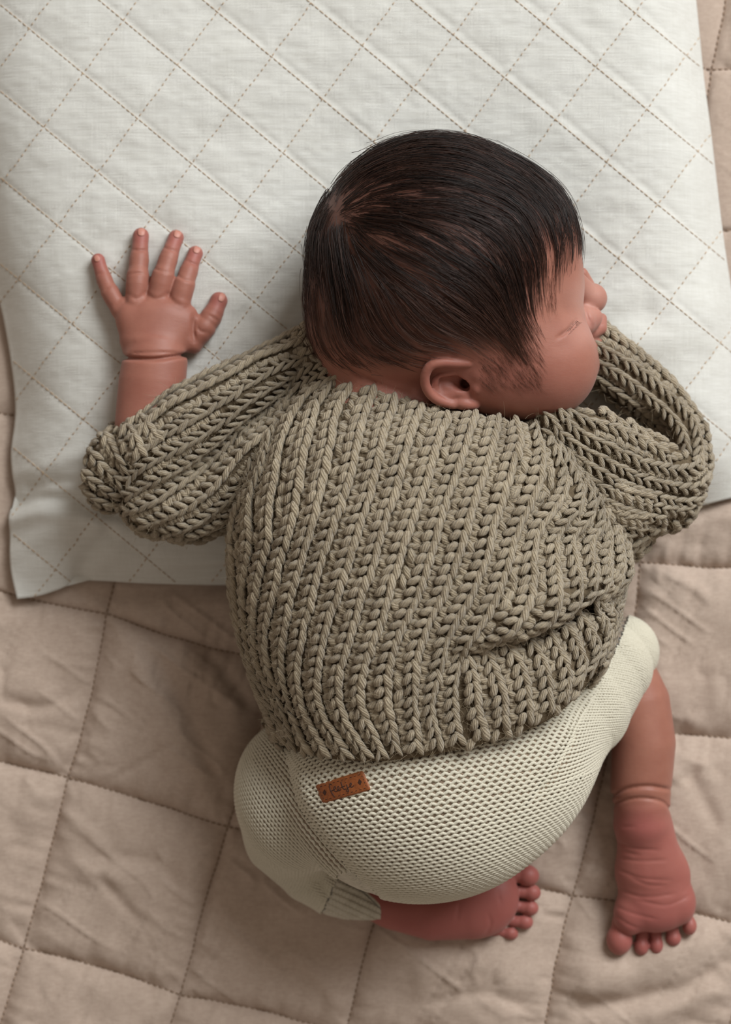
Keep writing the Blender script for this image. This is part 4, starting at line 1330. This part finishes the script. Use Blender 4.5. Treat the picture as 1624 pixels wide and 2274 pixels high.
def cr(pts, ox, oy, s):
    return [(ox + a / s, oy + b / s) for a, b in pts]
c1 = lambda p: cr(p, 500, 800, 3.248)
c2 = lambda p: cr(p, 900, 850, 3.248)
c3 = lambda p: cr(p, 500, 1250, 3.248)
c4 = lambda p: cr(p, 900, 1200, 3.248)
ribs = [
    c1([(760, 5), (620, 60), (500, 140), (410, 270), (340, 440), (290, 660), (215, 880), (110, 1060), (70, 1250), (75, 1440)]) + c3([(90, 200), (120, 450), (155, 650), (195, 800), (260, 930), (330, 1030)]),
    c1([(800, 65), (680, 110), (560, 185), (420, 360), (320, 620), (268, 800), (200, 960), (180, 1100), (188, 1300), (170, 1440)]) + c3([(145, 130), (150, 350), (178, 600), (225, 770), (300, 920), (370, 1080), (420, 1180)]),
    c1([(800, 130), (700, 175), (590, 260), (480, 420), (420, 560), (380, 720), (350, 880), (330, 1000), (315, 1150), (318, 1280), (280, 1430)]) + c3([(240, 130), (218, 350), (225, 600), (265, 760), (335, 900), (390, 1040), (450, 1220)]),
    c1([(740, 220), (660, 330), (610, 480), (570, 640), (540, 780), (510, 950), (490, 1100), (440, 1300), (395, 1440)]) + c3([(370, 130), (330, 300), (300, 450), (300, 620), (330, 780), (380, 900), (420, 1030), (470, 1180), (500, 1300)]),
    c1([(880, 220), (810, 330), (770, 450), (745, 600), (720, 720), (690, 850), (660, 1020), (620, 1180), (570, 1350)]) + c3([(500, 130), (470, 250), (440, 420), (415, 580), (410, 760), (440, 900), (475, 1030), (530, 1180), (600, 1340)]),
    c1([(1040, 240), (990, 380), (950, 520), (915, 700), (890, 830), (840, 980), (800, 1100), (740, 1280), (690, 1430)]) + c3([(640, 130), (610, 300), (560, 450), (540, 600), (520, 780), (540, 920), (570, 1060), (640, 1200), (720, 1360)]),
    c1([(1200, 300), (1150, 430), (1115, 560), (1085, 720), (1050, 850), (1020, 990), (970, 1130), (920, 1290), (880, 1430)]) + c3([(830, 130), (790, 250), (740, 380), (700, 520), (680, 650), (660, 800), (665, 980), (720, 1130), (800, 1250), (880, 1375)]),
    c1([(1380, 350), (1330, 480), (1290, 620), (1250, 770), (1220, 900), (1180, 1030), (1130, 1180), (1085, 1330)]) + c3([(1045, 30), (1000, 130), (930, 350), (900, 480), (860, 620), (810, 780), (810, 950), (850, 1100), (930, 1240), (1020, 1370)]),
    c1([(1570, 430), (1520, 560), (1470, 700), (1430, 860), (1380, 1000), (1320, 1180), (1270, 1310)]) + c3([(1220, 30), (1180, 130), (1130, 330), (1080, 480), (1035, 600), (975, 790), (965, 980), (1010, 1130), (1070, 1240), (1130, 1370)]),
    c2([(470, 260), (430, 380), (390, 510), (345, 640), (300, 760), (260, 880), (220, 1000), (190, 1130), (150, 1260)]) + c3([(1400, 130), (1340, 280), (1280, 420), (1210, 570), (1155, 790), (1150, 980), (1180, 1130), (1230, 1330)]),
    c2([(650, 240), (640, 300), (610, 420), (570, 560), (530, 680), (480, 800), (450, 920), (410, 1040), (370, 1180), (330, 1320)]) + c4([(290, 292), (200, 480), (110, 680), (65, 820), (50, 950), (50, 1150), (60, 1330), (80, 1480)]),
    c2([(770, 270), (790, 350), (790, 460), (750, 570), (720, 680), (680, 800), (640, 920), (600, 1050), (570, 1180), (540, 1310)]) + c4([(480, 310), (430, 420), (350, 560), (280, 690), (255, 810), (225, 950), (190, 1080), (175, 1200), (200, 1330), (230, 1460)]),
    c2([(900, 270), (930, 340), (955, 430), (960, 560), (940, 680), (890, 800), (840, 920), (790, 1030), (750, 1150), (720, 1270)]) + c4([(670, 290), (620, 430), (560, 560), (480, 670), (410, 760), (375, 840), (350, 960), (335, 1080), (335, 1200), (370, 1420)]),
    c2([(960, 290), (1030, 410), (1095, 550), (1130, 700), (1110, 820), (1030, 930), (950, 1030), (905, 1160)]) + c4([(890, 200), (888, 300), (880, 400), (840, 510), (760, 620), (640, 700), (540, 770)]),
    c2([(1060, 420), (1130, 520), (1190, 620), (1250, 760), (1230, 900), (1120, 1020), (1055, 1140)]) + c4([(1060, 150), (1080, 300), (1080, 430), (1040, 530), (950, 620), (840, 670)]),
    c2([(1170, 540), (1230, 650), (1285, 750), (1340, 860), (1290, 1000), (1190, 1090), (1180, 1180)]) + c4([(1200, 150), (1230, 300), (1225, 420), (1170, 510), (1080, 580)]),
    c2([(1300, 720), (1360, 820), (1390, 920), (1395, 1020), (1325, 1130), (1310, 1240)]) + c4([(1330, 190), (1350, 290), (1340, 380), (1270, 450)]),
    c2([(1440, 1050), (1450, 1160), (1430, 1250)]) + c4([(1440, 220), (1440, 300), (1390, 370)]),
]
knit(sweater_field, ribs, first_side=True, last_side=True, side_n=5)
low = [
    c4([(455, 900), (480, 1000), (490, 1160), (540, 1390)]),
    c4([(585, 850), (630, 960), (672, 1100), (690, 1300)]),
    c4([(730, 790), (800, 900), (845, 1060), (862, 1270)]),
    c4([(880, 720), (950, 840), (1000, 980), (1012, 1190)]),
    c4([(1010, 670), (1090, 810), (1145, 950), (1132, 1120)]),
    c4([(1130, 620), (1210, 750), (1265, 880), (1235, 1010)]),
    c4([(1240, 560), (1330, 690), (1370, 790), (1320, 930)]),
    c4([(1340, 480), (1430, 600), (1450, 700), (1400, 830)]),
]
knit(sweater_field, low, last_side=True, side_n=3)

cl = lambda p: cr(p, 180, 700, 2.619)
ribs_l = [
    cl([(1300, 60), (1180, 120), (1040, 195), (940, 250), (800, 300), (680, 345), (560, 400), (450, 470), (330, 565)]),
    cl([(1330, 130), (1200, 190), (1060, 240), (960, 290), (860, 350), (740, 410), (600, 480), (480, 550), (380, 640), (310, 720)]),
    cl([(1370, 200), (1250, 260), (1110, 320), (1000, 390), (900, 450), (790, 520), (660, 600), (530, 670), (420, 740), (330, 820)]),
    cl([(1390, 255), (1290, 300), (1180, 360), (1060, 430), (950, 510), (830, 600), (700, 690), (560, 770), (440, 830), (340, 890), (280, 960)]),
    cl([(1290, 330), (1140, 440), (1030, 520), (940, 585), (840, 670), (720, 770), (600, 850), (480, 920), (370, 980), (280, 1040)]),
    cl([(1290, 420), (1190, 470), (1080, 560), (960, 650), (860, 740), (760, 840), (620, 950), (480, 1040), (340, 1110), (270, 1130)]),
    cl([(1180, 610), (1060, 700), (950, 790), (870, 880), (780, 980), (640, 1090), (500, 1160), (370, 1200)]),
    cl([(1070, 830), (970, 930), (870, 1040), (780, 1120), (650, 1200), (500, 1250)]),
    cl([(980, 1020), (890, 1130), (770, 1215), (640, 1270)]),
]
knit(sleeve_l, ribs_l, last_side=True, first_side=True, side_n=4, zmin=110, max_gap=120)
cuff_l = [
    cl([(330, 590), (390, 640), (440, 720)]),
    cl([(250, 640), (310, 700), (350, 800)]),
    cl([(160, 730), (215, 810), (270, 900)]),
    cl([(95, 830), (150, 900), (240, 960)]),
    cl([(50, 925), (110, 990), (215, 1035)]),
    cl([(40, 1010), (120, 1075), (220, 1100)]),
    cl([(80, 1090), (150, 1140), (230, 1160)]),
]
knit(sleeve_l, cuff_l, zmin=120, last_side=True, side_n=2)
cR = lambda p: cr(p, 1000, 740, 2.603)
far_r = [
    cR([(860, 460), (950, 520), (1040, 590)]),
    cR([(850, 400), (940, 460), (1040, 540), (1120, 620)]),
    cR([(850, 330), (930, 400), (1040, 490), (1110, 570)]),
    cR([(850, 250), (950, 320), (1080, 420), (1190, 515), (1260, 610)]),
    cR([(850, 165), (980, 240), (1100, 330), (1230, 435), (1330, 550), (1360, 660)]),
    cR([(850, 80), (980, 150), (1130, 250), (1270, 375), (1390, 510), (1430, 640), (1425, 740)]),
]
knit(sleeve_r, far_r, zmin=120, first_side=False, last_side=True, side_n=2)
near_r = [
    cR([(690, 470), (790, 520), (920, 550), (1050, 610), (1180, 670), (1260, 730)]),
    cR([(640, 480), (720, 560), (840, 625), (960, 680), (1090, 740), (1250, 785), (1380, 790), (1440, 750)]),
    cR([(570, 500), (690, 620), (800, 690), (920, 750), (1080, 830), (1240, 870), (1390, 890), (1470, 840)]),
    cR([(560, 570), (660, 660), (770, 745), (870, 810), (990, 870), (1130, 925), (1280, 965), (1420, 960)]),
    cR([(620, 700), (730, 790), (850, 870), (970, 930), (1110, 985), (1270, 1015), (1380, 1010)]),
    cR([(720, 830), (820, 910), (930, 980), (1060, 1030), (1200, 1060)]),
    cR([(790, 930), (880, 1000), (990, 1050), (1130, 1090)]),
    cR([(820, 1030), (910, 1080), (1010, 1110), (1100, 1130)]),
    cR([(840, 1110), (930, 1145), (1040, 1170)]),
]
knit(sleeve_r, near_r, zmin=100, last_side=True, side_n=2)

# the knit between the ribs, at the sides and in the folds: loops wherever the ground would show
from mathutils.kdtree import KDTree
LEG_LO = leg_template(1.0, 1.0, 8, 6)
def fill_knit(F, ground_v, zmin, gap=30.0, space=20.0):
    S = STITCHES[id(F)]
    c = np.vstack([s[0] for s in S]); T0 = np.vstack([s[1] for s in S])
    kd = KDTree(len(c))
    for i, p in enumerate(c):
        kd.insert(p, i)
    kd.balance()
    gx_, gy_ = PX(ground_v)
    gn = F.normal(ground_v, 6.0)
    cand = ground_v[(ground_v[:, 2] > zmin) & (gn[:, 2] > -0.5) & ((hem_f(gx_, gy_) < -7) | (F is not sweater_field))]
    cand = cand[rng.permutation(len(cand))]
    taken = {}
    pos, tt_ = [], []
    for p in cand:
        _, i, dist = kd.find(p)
        if dist < gap:
            continue
        key = (int(p[0] // space), int(p[1] // space), int(p[2] // space))
        hit = False
        for a0 in (-1, 0, 1):
            for b0 in (-1, 0, 1):
                for c0 in (-1, 0, 1):
                    for q in taken.get((key[0] + a0, key[1] + b0, key[2] + c0), ()):
                        if (p[0] - q[0]) ** 2 + (p[1] - q[1]) ** 2 + (p[2] - q[2]) ** 2 < space * space:
                            hit = True
        if hit:
            continue
        taken.setdefault(key, []).append(p)
        pos.append(p); tt_.append(T0[i])
    if not pos:
        return
    pos = np.array(pos); T_ = np.array(tt_)
    N_ = F.normal(pos, 6.0)
    T_ = unit(T_ - (T_ * N_).sum(1)[:, None] * N_ + 1e-5); B_ = np.cross(N_, T_)
    n = len(pos)
    side = np.where(np.arange(n) % 2 == 0, 1.0, -1.0)
    a = side * 0.5 + rng.normal(0, 0.15, n)
    dirT = unit(T_ * np.cos(a)[:, None] + B_ * np.sin(a)[:, None])
    bb = np.cross(N_, dirT)
    v, f, u = place(LEG_LO, pos + N_ * (3.0 + rng.normal(0, 1.2, n))[:, None], dirT, bb, N_, 34.0, 9.0 * (1 + rng.normal(0, 0.06, n)))
    o = make_mesh('knit_loops', v, f, M['yarn'], sweater, uv=u)
    o['kind'] = 'stuff'
fill_knit(sweater_field, sv, 70)
fill_knit(sleeve_l, lv, 110)
fill_knit(sleeve_r, rv_, 100)

# ------------------------------------------------------------------ hair
CTRL = np.array([  # photograph position and the way the hair lies there
    (780, 430, .85, -.5), (850, 370, 1, -.25), (970, 312, 1, .08), (1100, 345, 1, .4), (1200, 420, .75, .7), (1262, 500, .25, 1), (1235, 575, .0, 1), (1275, 560, -.15, 1),
    (830, 490, 1, .22), (950, 440, 1, .12), (1080, 460, .95, .32), (1160, 540, .55, .85), (1185, 640, .08, 1), (1210, 520, .35, .95),
    (800, 555, .8, .6), (900, 590, .9, .45), (1000, 590, .88, .48), (1080, 640, .75, .7), (1130, 715, .6, .8), (1150, 640, .35, .95),
    (750, 575, .12, 1), (765, 660, .1, 1), (740, 750, .15, 1), (690, 600, -.02, 1), (700, 700, .02, 1), (690, 480, -.15, 1), (715, 420, -.5, .85),
    (850, 700, .3, .95), (930, 730, .55, .8), (1000, 720, .8, .6), (1085, 790, .7, .75), (860, 785, .7, .5), (950, 775, .9, .2), (1120, 800, .6, .85), (780, 790, .5, .85),
    (735, 480, -.5, .5), (760, 520, .3, .95), (745, 445, -.1, -.9), (770, 470, .9, .1)], float)
def flow(px, py):
    d2 = (px[:, None] - CTRL[None, :, 0]) ** 2 + (py[:, None] - CTRL[None, :, 1]) ** 2
    w = 1.0 / (d2 + 500.0) ** 1.6
    vx = (w * CTRL[None, :, 2]).sum(1) / w.sum(1); vy = (w * CTRL[None, :, 3]).sum(1) / w.sum(1)
    l = np.maximum(np.hypot(vx, vy), 1e-6)
    return vx / l, vy / l

def grow(root, length, nseg, hmax, swirl):
    """strands laid over the head from their roots along the flow; -> (n, nseg+1, 3)"""
    n = len(root)
    P = root.copy(); out = [P.copy()]
    st = length / nseg
    for k in range(nseg):
        px, py = PX(P)
        vx, vy = flow(px, py)
        a = swirl * (0.35 + 0.65 * k / nseg)
        ca, sa = np.cos(a), np.sin(a)
        wx, wy = vx * ca - vy * sa, vx * sa + vy * ca
        D = np.stack([wx, -wy, np.zeros(n)], 1)
        N_ = head_field.normal(P, 4.0)
        # under the equator the strands keep running down the head
        D = D - (D * N_).sum(1)[:, None] * N_
        D = unit(D + 1e-6)
        P = P + D * st[:, None]
        t = (k + 1) / nseg
        h = hmax * (math.sin(math.pi * min(1.0, t * 1.25) * 0.62) ** 0.8) * (1 - 0.55 * max(0, t - 0.75) / 0.25)
        P = head_field.project(P, off=0.0, it=1, maxstep=40)
        N_ = head_field.normal(P, 4.0)
        P = P + N_ * np.maximum(h, 1.0)[:, None]
        out.append(P.copy())
    return np.stack(out, 1)

hv = co[scalp > 0.12]
hx, hy = PX(hv)
# even choice over the scalp
pick = rng.choice(len(hv), 2100, replace=False)
roots = hv[pick] + rng.normal(0, 2.5, (2100, 3))
gx, gy = PX(roots)
def region_len(px, py):
    """long on the crown, short at the sides and nape"""
    low = np.clip((py - (610 + 0.12 * (px - 700))) / 120, 0, 1)
    L = 190 * (1 - low) + 85 * low
    L = np.where((px > 1120) & (py < 700), 150, L)
    L = np.where((px > 1180) & (py > 560), 85, L)
    L = np.where(py > 775, 55, L)
    L = np.where(px < 720, 80, L)
    return L
glen = region_len(gx, gy) * rng.uniform(0.7, 1.2, len(roots))
depth_in = poly_dist(gx, gy, hl_closed)
ghm = np.clip(depth_in / 70, 0.12, 1.0) * rng.uniform(2, 9, len(roots))
NSEG = 8
sw = 0.30 * vnoise(gx / 55, gy / 55, 41) + rng.normal(0, 0.07, len(roots))
guides = grow(roots, glen, NSEG, ghm, sw)
KIDS = 7
G = np.repeat(guides, KIDS, 0)
thin = np.clip((np.repeat(gy, KIDS) - (560 + 0.18 * (np.repeat(gx, KIDS) - 700))) / 110, 0, 1) * 0.66 + 0.25 * np.clip((np.repeat(gx, KIDS) - 1130) / 60, 0, 1)
thin += 0.35 * ((np.repeat(gx, KIDS) > 1030) & (np.repeat(gy, KIDS) > 690))
edge = np.repeat(depth_in, KIDS); thin += 0.4 * np.clip(1 - edge / 45, 0, 1) * (np.repeat(gx, KIDS) > 900)
sel = rng.random(len(G)) > thin
G = G[sel]
nk = len(G)
t_ = np.linspace(0, 1, NSEG + 1)
spread = rng.normal(0, 6.5, (nk, 3)) * (1 + 1.1 * ((np.repeat(gx, KIDS)[sel] > 1020) & (np.repeat(gy, KIDS)[sel] > 720)))[:, None]
close = 1 - 0.72 * t_ ** 0.9
G = G + spread[:, None] * close[None, :, None] + (rng.normal(0, 1, (nk, 1, 3)) * (t_[None, :, None] ** 2)) * 2.0
lenk = rng.uniform(0.72, 1.0, nk)
# shorten by resampling along the strand
idx = t_[None] * NSEG * lenk[:, None]
i0 = np.minimum(np.floor(idx).astype(int), NSEG - 1); fr = (idx - i0)[..., None]
r_ = np.arange(nk)[:, None]
G = G[r_, i0] * (1 - fr) + G[r_, i0 + 1] * fr
# keep every strand outside the scalp
flat = G.reshape(-1, 3)
f = head_field.eval(flat)
lift = np.maximum(1.2 - f, 0)
flat = flat + head_field.normal(flat, 4.0) * lift[:, None]
G = flat.reshape(nk, NSEG + 1, 3)
def hair_tubes(G, r0, tone, name, mat, parent):
    n, m, _ = G.shape
    Tn = np.gradient(G, axis=1); Tn /= np.maximum(np.linalg.norm(Tn, axis=2), 1e-9)[..., None]
    up = np.array([0.13, 0.21, 0.97])
    Bn = np.cross(Tn, up); Bn /= np.maximum(np.linalg.norm(Bn, axis=2), 1e-9)[..., None]
    Nn = np.cross(Bn, Tn)
    rr = r0[:, None] * (1 - 0.75 * np.linspace(0, 1, m)[None] ** 2)
    an = np.array([np.pi / 2, np.pi / 2 + 2 * np.pi / 3, np.pi / 2 + 4 * np.pi / 3])
    V = G[:, :, None] + rr[:, :, None, None] * (Bn[:, :, None] * np.cos(an)[None, None, :, None] + Nn[:, :, None] * np.sin(an)[None, None, :, None])
    g = np.arange(n * m * 3).reshape(n, m, 3); g2 = np.roll(g, -1, axis=2)
    F_ = np.stack([g[:, :-1], g2[:, :-1], g2[:, 1:], g[:, 1:]], -1).reshape(-1, 4)
    o = make_mesh(name, V.reshape(-1, 3), F_, mat, parent)
    attr(o, 'tone', np.repeat(tone, m * 3))
    return o
tone = np.clip(rng.normal(0.28, 0.22, nk) + 0.55 * np.clip((np.repeat(gy, KIDS)[sel] - 570) / 120, 0, 1), 0, 1)
hair = hair_tubes(G, rng.uniform(0.38, 0.7, nk), tone, 'hair', M['hair'], person)
hair['label'] = 'dark swept baby hair with a whorl at the back'

# fine down on the temple, brow and lashes
tx = np.concatenate([rng.uniform(1060, 1200, 500), rng.uniform(1170, 1235, 200)])
ty = np.concatenate([rng.uniform(720, 860, 500), rng.uniform(560, 680, 200)])
keep = ~inside(tx, ty, hairline)
pr = body_field.drop(tx[keep], ty[keep]); pr = pr[~np.isnan(pr[:, 2])]
dl_ = grow(pr, rng.uniform(18, 42, len(pr)), 5, np.full(len(pr), 1.0), rng.normal(0, 0.2, len(pr)))
hair_tubes(dl_, np.full(len(pr), 0.2), np.full(len(pr), 1.0), 'downy_hair', M['hair'], person)
lash = []
for s in np.linspace(0, 1, 13):
    lx, ly = 1256 + 24 * s, 738 - 26 * s
    p0 = body_field.drop([lx], [ly])[0]
    if np.isnan(p0[2]): continue
    d = np.array([0.55 + 0.4 * s, 0.75 - 0.3 * s, 0.35]); d /= np.linalg.norm(d)
    tq2 = np.linspace(0, 1, 5)[:, None]
    lash.append(p0 + np.array([1, -1, 0.25]) * 0 + tq2 * np.array([11 * (0.6 + 0.4 * s), -9.0, 2.0]) * 1.0 + tq2 ** 2 * np.array([2, 4, 3.0]))
hair_tubes(np.array(lash), np.full(len(lash), 0.6), np.zeros(len(lash)), 'eyelashes', M['lash'], person)

# ------------------------------------------------------------------ stray wool fibres on the sweater
def fuzz(F, boxes, n, seed):
    r = np.random.default_rng(seed)
    xs_, ys_ = [], []
    for (x0, y0, x1, y1), w in boxes:
        m = int(n * w)
        xs_.append(r.uniform(x0, x1, m)); ys_.append(r.uniform(y0, y1, m))
    xs_ = np.concatenate(xs_); ys_ = np.concatenate(ys_)
    p = F.drop(xs_, ys_); p = p[~np.isnan(p[:, 2])]
    N_ = F.normal(p, 6.0)
    k = len(p)
    d1 = unit(r.normal(0, 1, (k, 3)) + N_ * 0.35); d2 = unit(r.normal(0, 1, (k, 3)) + N_ * 0.2)
    L = r.uniform(8, 26, k)[:, None]
    s = np.linspace(0, 1, 4)[None, :, None]
    return (p + N_ * r.uniform(10, 18, k)[:, None])[:, None] + (d1 * L)[:, None] * s + (d2 * L)[:, None] * s ** 2 * 0.8
fz = [fuzz(sweater_field, [((520, 860, 1390, 1690), 1.0)], 9000, 1), fuzz(sleeve_l, [((190, 740, 690, 1200), 1.0)], 2600, 2), fuzz(sleeve_r, [((1200, 770, 1575, 1230), 1.0)], 2200, 3)]
fz = np.vstack(fz)
t = NT('wool_fibre')
M['fibre'] = t.out(rgb(176, 160, 134), 0.9)
wf = hair_tubes(fz, np.full(len(fz), 0.30), np.zeros(len(fz)), 'wool_fuzz', M['fibre'], sweater)
wf['kind'] = 'stuff'

# ------------------------------------------------------------------ leather tag on the trousers
A = np.array([(700, 1744), (806.5, 1711), (824.5, 1754), (716.5, 1785)], float)     # corners
def tagpt(u, v):
    return (1 - v) * ((1 - u) * A[0] + u * A[1]) + v * ((1 - u) * A[3] + u * A[2])
nu, nv = 31, 15
pts = []
for b in np.linspace(-1, 1, nv):
    for a in np.linspace(-1, 1, nu):
        # rounded corners
        ax1, by1 = abs(a) * 58, abs(b) * 23
        rc = 6.0
        ox, oy = max(0, ax1 - (58 - rc)), max(0, by1 - (23 - rc))
        l = math.hypot(ox, oy)
        k = rc / l if l > rc else 1.0
        a2 = math.copysign(min(ax1, 58 - rc) + ox * k, a) / 58; b2 = math.copysign(min(by1, 23 - rc) + oy * k, b) / 23
        pts.append(tagpt((a2 + 1) / 2, (b2 + 1) / 2))
pts = np.array(pts)
base = trouser_field.drop(pts[:, 0], pts[:, 1])
cz_ = np.polyfit(np.arange(len(base)), base[:, 2], 1)
# a smooth plate fitted to the cloth
Amat = np.stack([np.ones(len(pts)), pts[:, 0] - 762, pts[:, 1] - 1748, (pts[:, 0] - 762) ** 2, (pts[:, 1] - 1748) ** 2, (pts[:, 0] - 762) * (pts[:, 1] - 1748)], 1)
sol = np.linalg.lstsq(Amat, base[:, 2], rcond=None)[0]
def plate_z(x_, y_):
    x_ = np.asarray(x_, float); y_ = np.asarray(y_, float)
    return sol[0] + sol[1] * (x_ - 762) + sol[2] * (y_ - 1748) + sol[3] * (x_ - 762) ** 2 + sol[4] * (y_ - 1748) ** 2 + sol[5] * (x_ - 762) * (y_ - 1748)
top = WA(pts[:, 0], pts[:, 1], plate_z(pts[:, 0], pts[:, 1]) + 8.0)
g = np.arange(nu * nv).reshape(nv, nu)
edge_d = np.minimum(np.minimum(np.arange(nu)[None, :], nu - 1 - np.arange(nu)[None, :]), np.minimum(np.arange(nv)[:, None], nv - 1 - np.arange(nv)[:, None])).ravel()
top[:, 2] -= np.where(edge_d == 0, 1.6, 0)
bot = top.copy(); bot[:, 2] -= 7.5
ft_ = np.stack([g[:-1, :-1], g[1:, :-1], g[1:, 1:], g[:-1, 1:]], -1).reshape(-1, 4)
ring = np.concatenate([g[0, :-1], g[:-1, -1], g[-1, :0:-1], g[:0:-1, 0]]); rn = np.roll(ring, -1)
sd = np.stack([ring, rn, rn + nu * nv, ring + nu * nv], -1)
VV = [np.vstack([top, bot])]; FF = [ft_, ft_[:, ::-1] + nu * nv, sd]
MI = [np.zeros(len(ft_)), np.zeros(len(ft_)), np.ones(len(sd))]
def tl(p):
    q = np.array([(680 + a / 9.553, 1690 + b / 9.553) for a, b in p])
    q = catmull(q, step=1.4) if len(q) > 2 else resample(q, step=1.4)
    return WA(q[:, 0], q[:, 1], plate_z(q[:, 0], q[:, 1]) + 8.1)
strokes = [
    [(548, 505), (520, 497), (500, 520), (508, 575), (530, 640), (565, 700), (605, 755)], [(520, 650), (560, 628), (600, 610)],
    [(600, 610), (632, 575), (622, 545), (598, 560), (600, 620), (640, 652), (672, 630)], [(672, 630), (705, 590), (700, 545), (672, 550), (668, 605), (700, 632), (748, 600)],
    [(740, 440), (760, 500), (782, 565), (815, 600), (850, 590)], [(728, 575), (780, 550), (830, 530)],
    [(858, 495), (880, 550), (905, 615), (900, 655), (872, 640), (880, 585), (935, 540)], [(843, 445), (850, 458)],
    [(935, 540), (965, 500), (960, 468), (938, 480), (940, 530), (975, 556), (1018, 520)]]
sp, sr = [], []
for s_ in strokes:
    q = tl(s_); sp.append(q); sr.append(np.full(len(q), 1.25))
for cxy, (w_, h_) in (((395, 668), (38, 62)), ((1140, 450), (42, 66))):
    for k in np.linspace(-1, 1, 15):     # diamonds, filled with short rows
        hw = w_ * (1 - abs(k)) + 1
        sk = -8 * k
        q = tl([(cxy[0] - hw + sk * -1, cxy[1] + k * h_ + hw * 0.25), (cxy[0] + hw + sk * -1, cxy[1] + k * h_ - hw * 0.25)])
        if len(q) >= 2:
            sp.append(q); sr.append(np.full(len(q), 0.9))
def border(u0, v0, u1, v1, n):
    for k in range(n):
        a0 = (k + 0.25) / n; a1 = (k + 0.7) / n
        q0 = tagpt(u0 + (u1 - u0) * a0, v0 + (v1 - v0) * a0); q1 = tagpt(u0 + (u1 - u0) * a1, v0 + (v1 - v0) * a1)
        q = resample(np.array([q0, q1]), step=1.5)
        if len(q) < 2: continue
        sp.append(WA(q[:, 0], q[:, 1], plate_z(q[:, 0], q[:, 1]) + 8.0)); sr.append(np.full(len(q), 0.85))
border(.06, .15, .94, .15, 10); border(.06, .85, .94, .85, 10); border(.06, .18, .06, .82, 4); border(.94, .18, .94, .82, 4)
v_, f_ = tube_mesh(sp, sr, 6, 0.35)
FF.append(f_ + 2 * nu * nv); VV.append(v_); MI.append(np.full(len(f_), 2))
tag = make_mesh('leather_tag', np.vstack(VV), np.vstack(FF), [M['leather'], M['leather_edge'], M['stamp']], trousers, mat_index=np.concatenate(MI))
tag['label'] = 'small tan leather tag with stamped lettering and two diamonds'
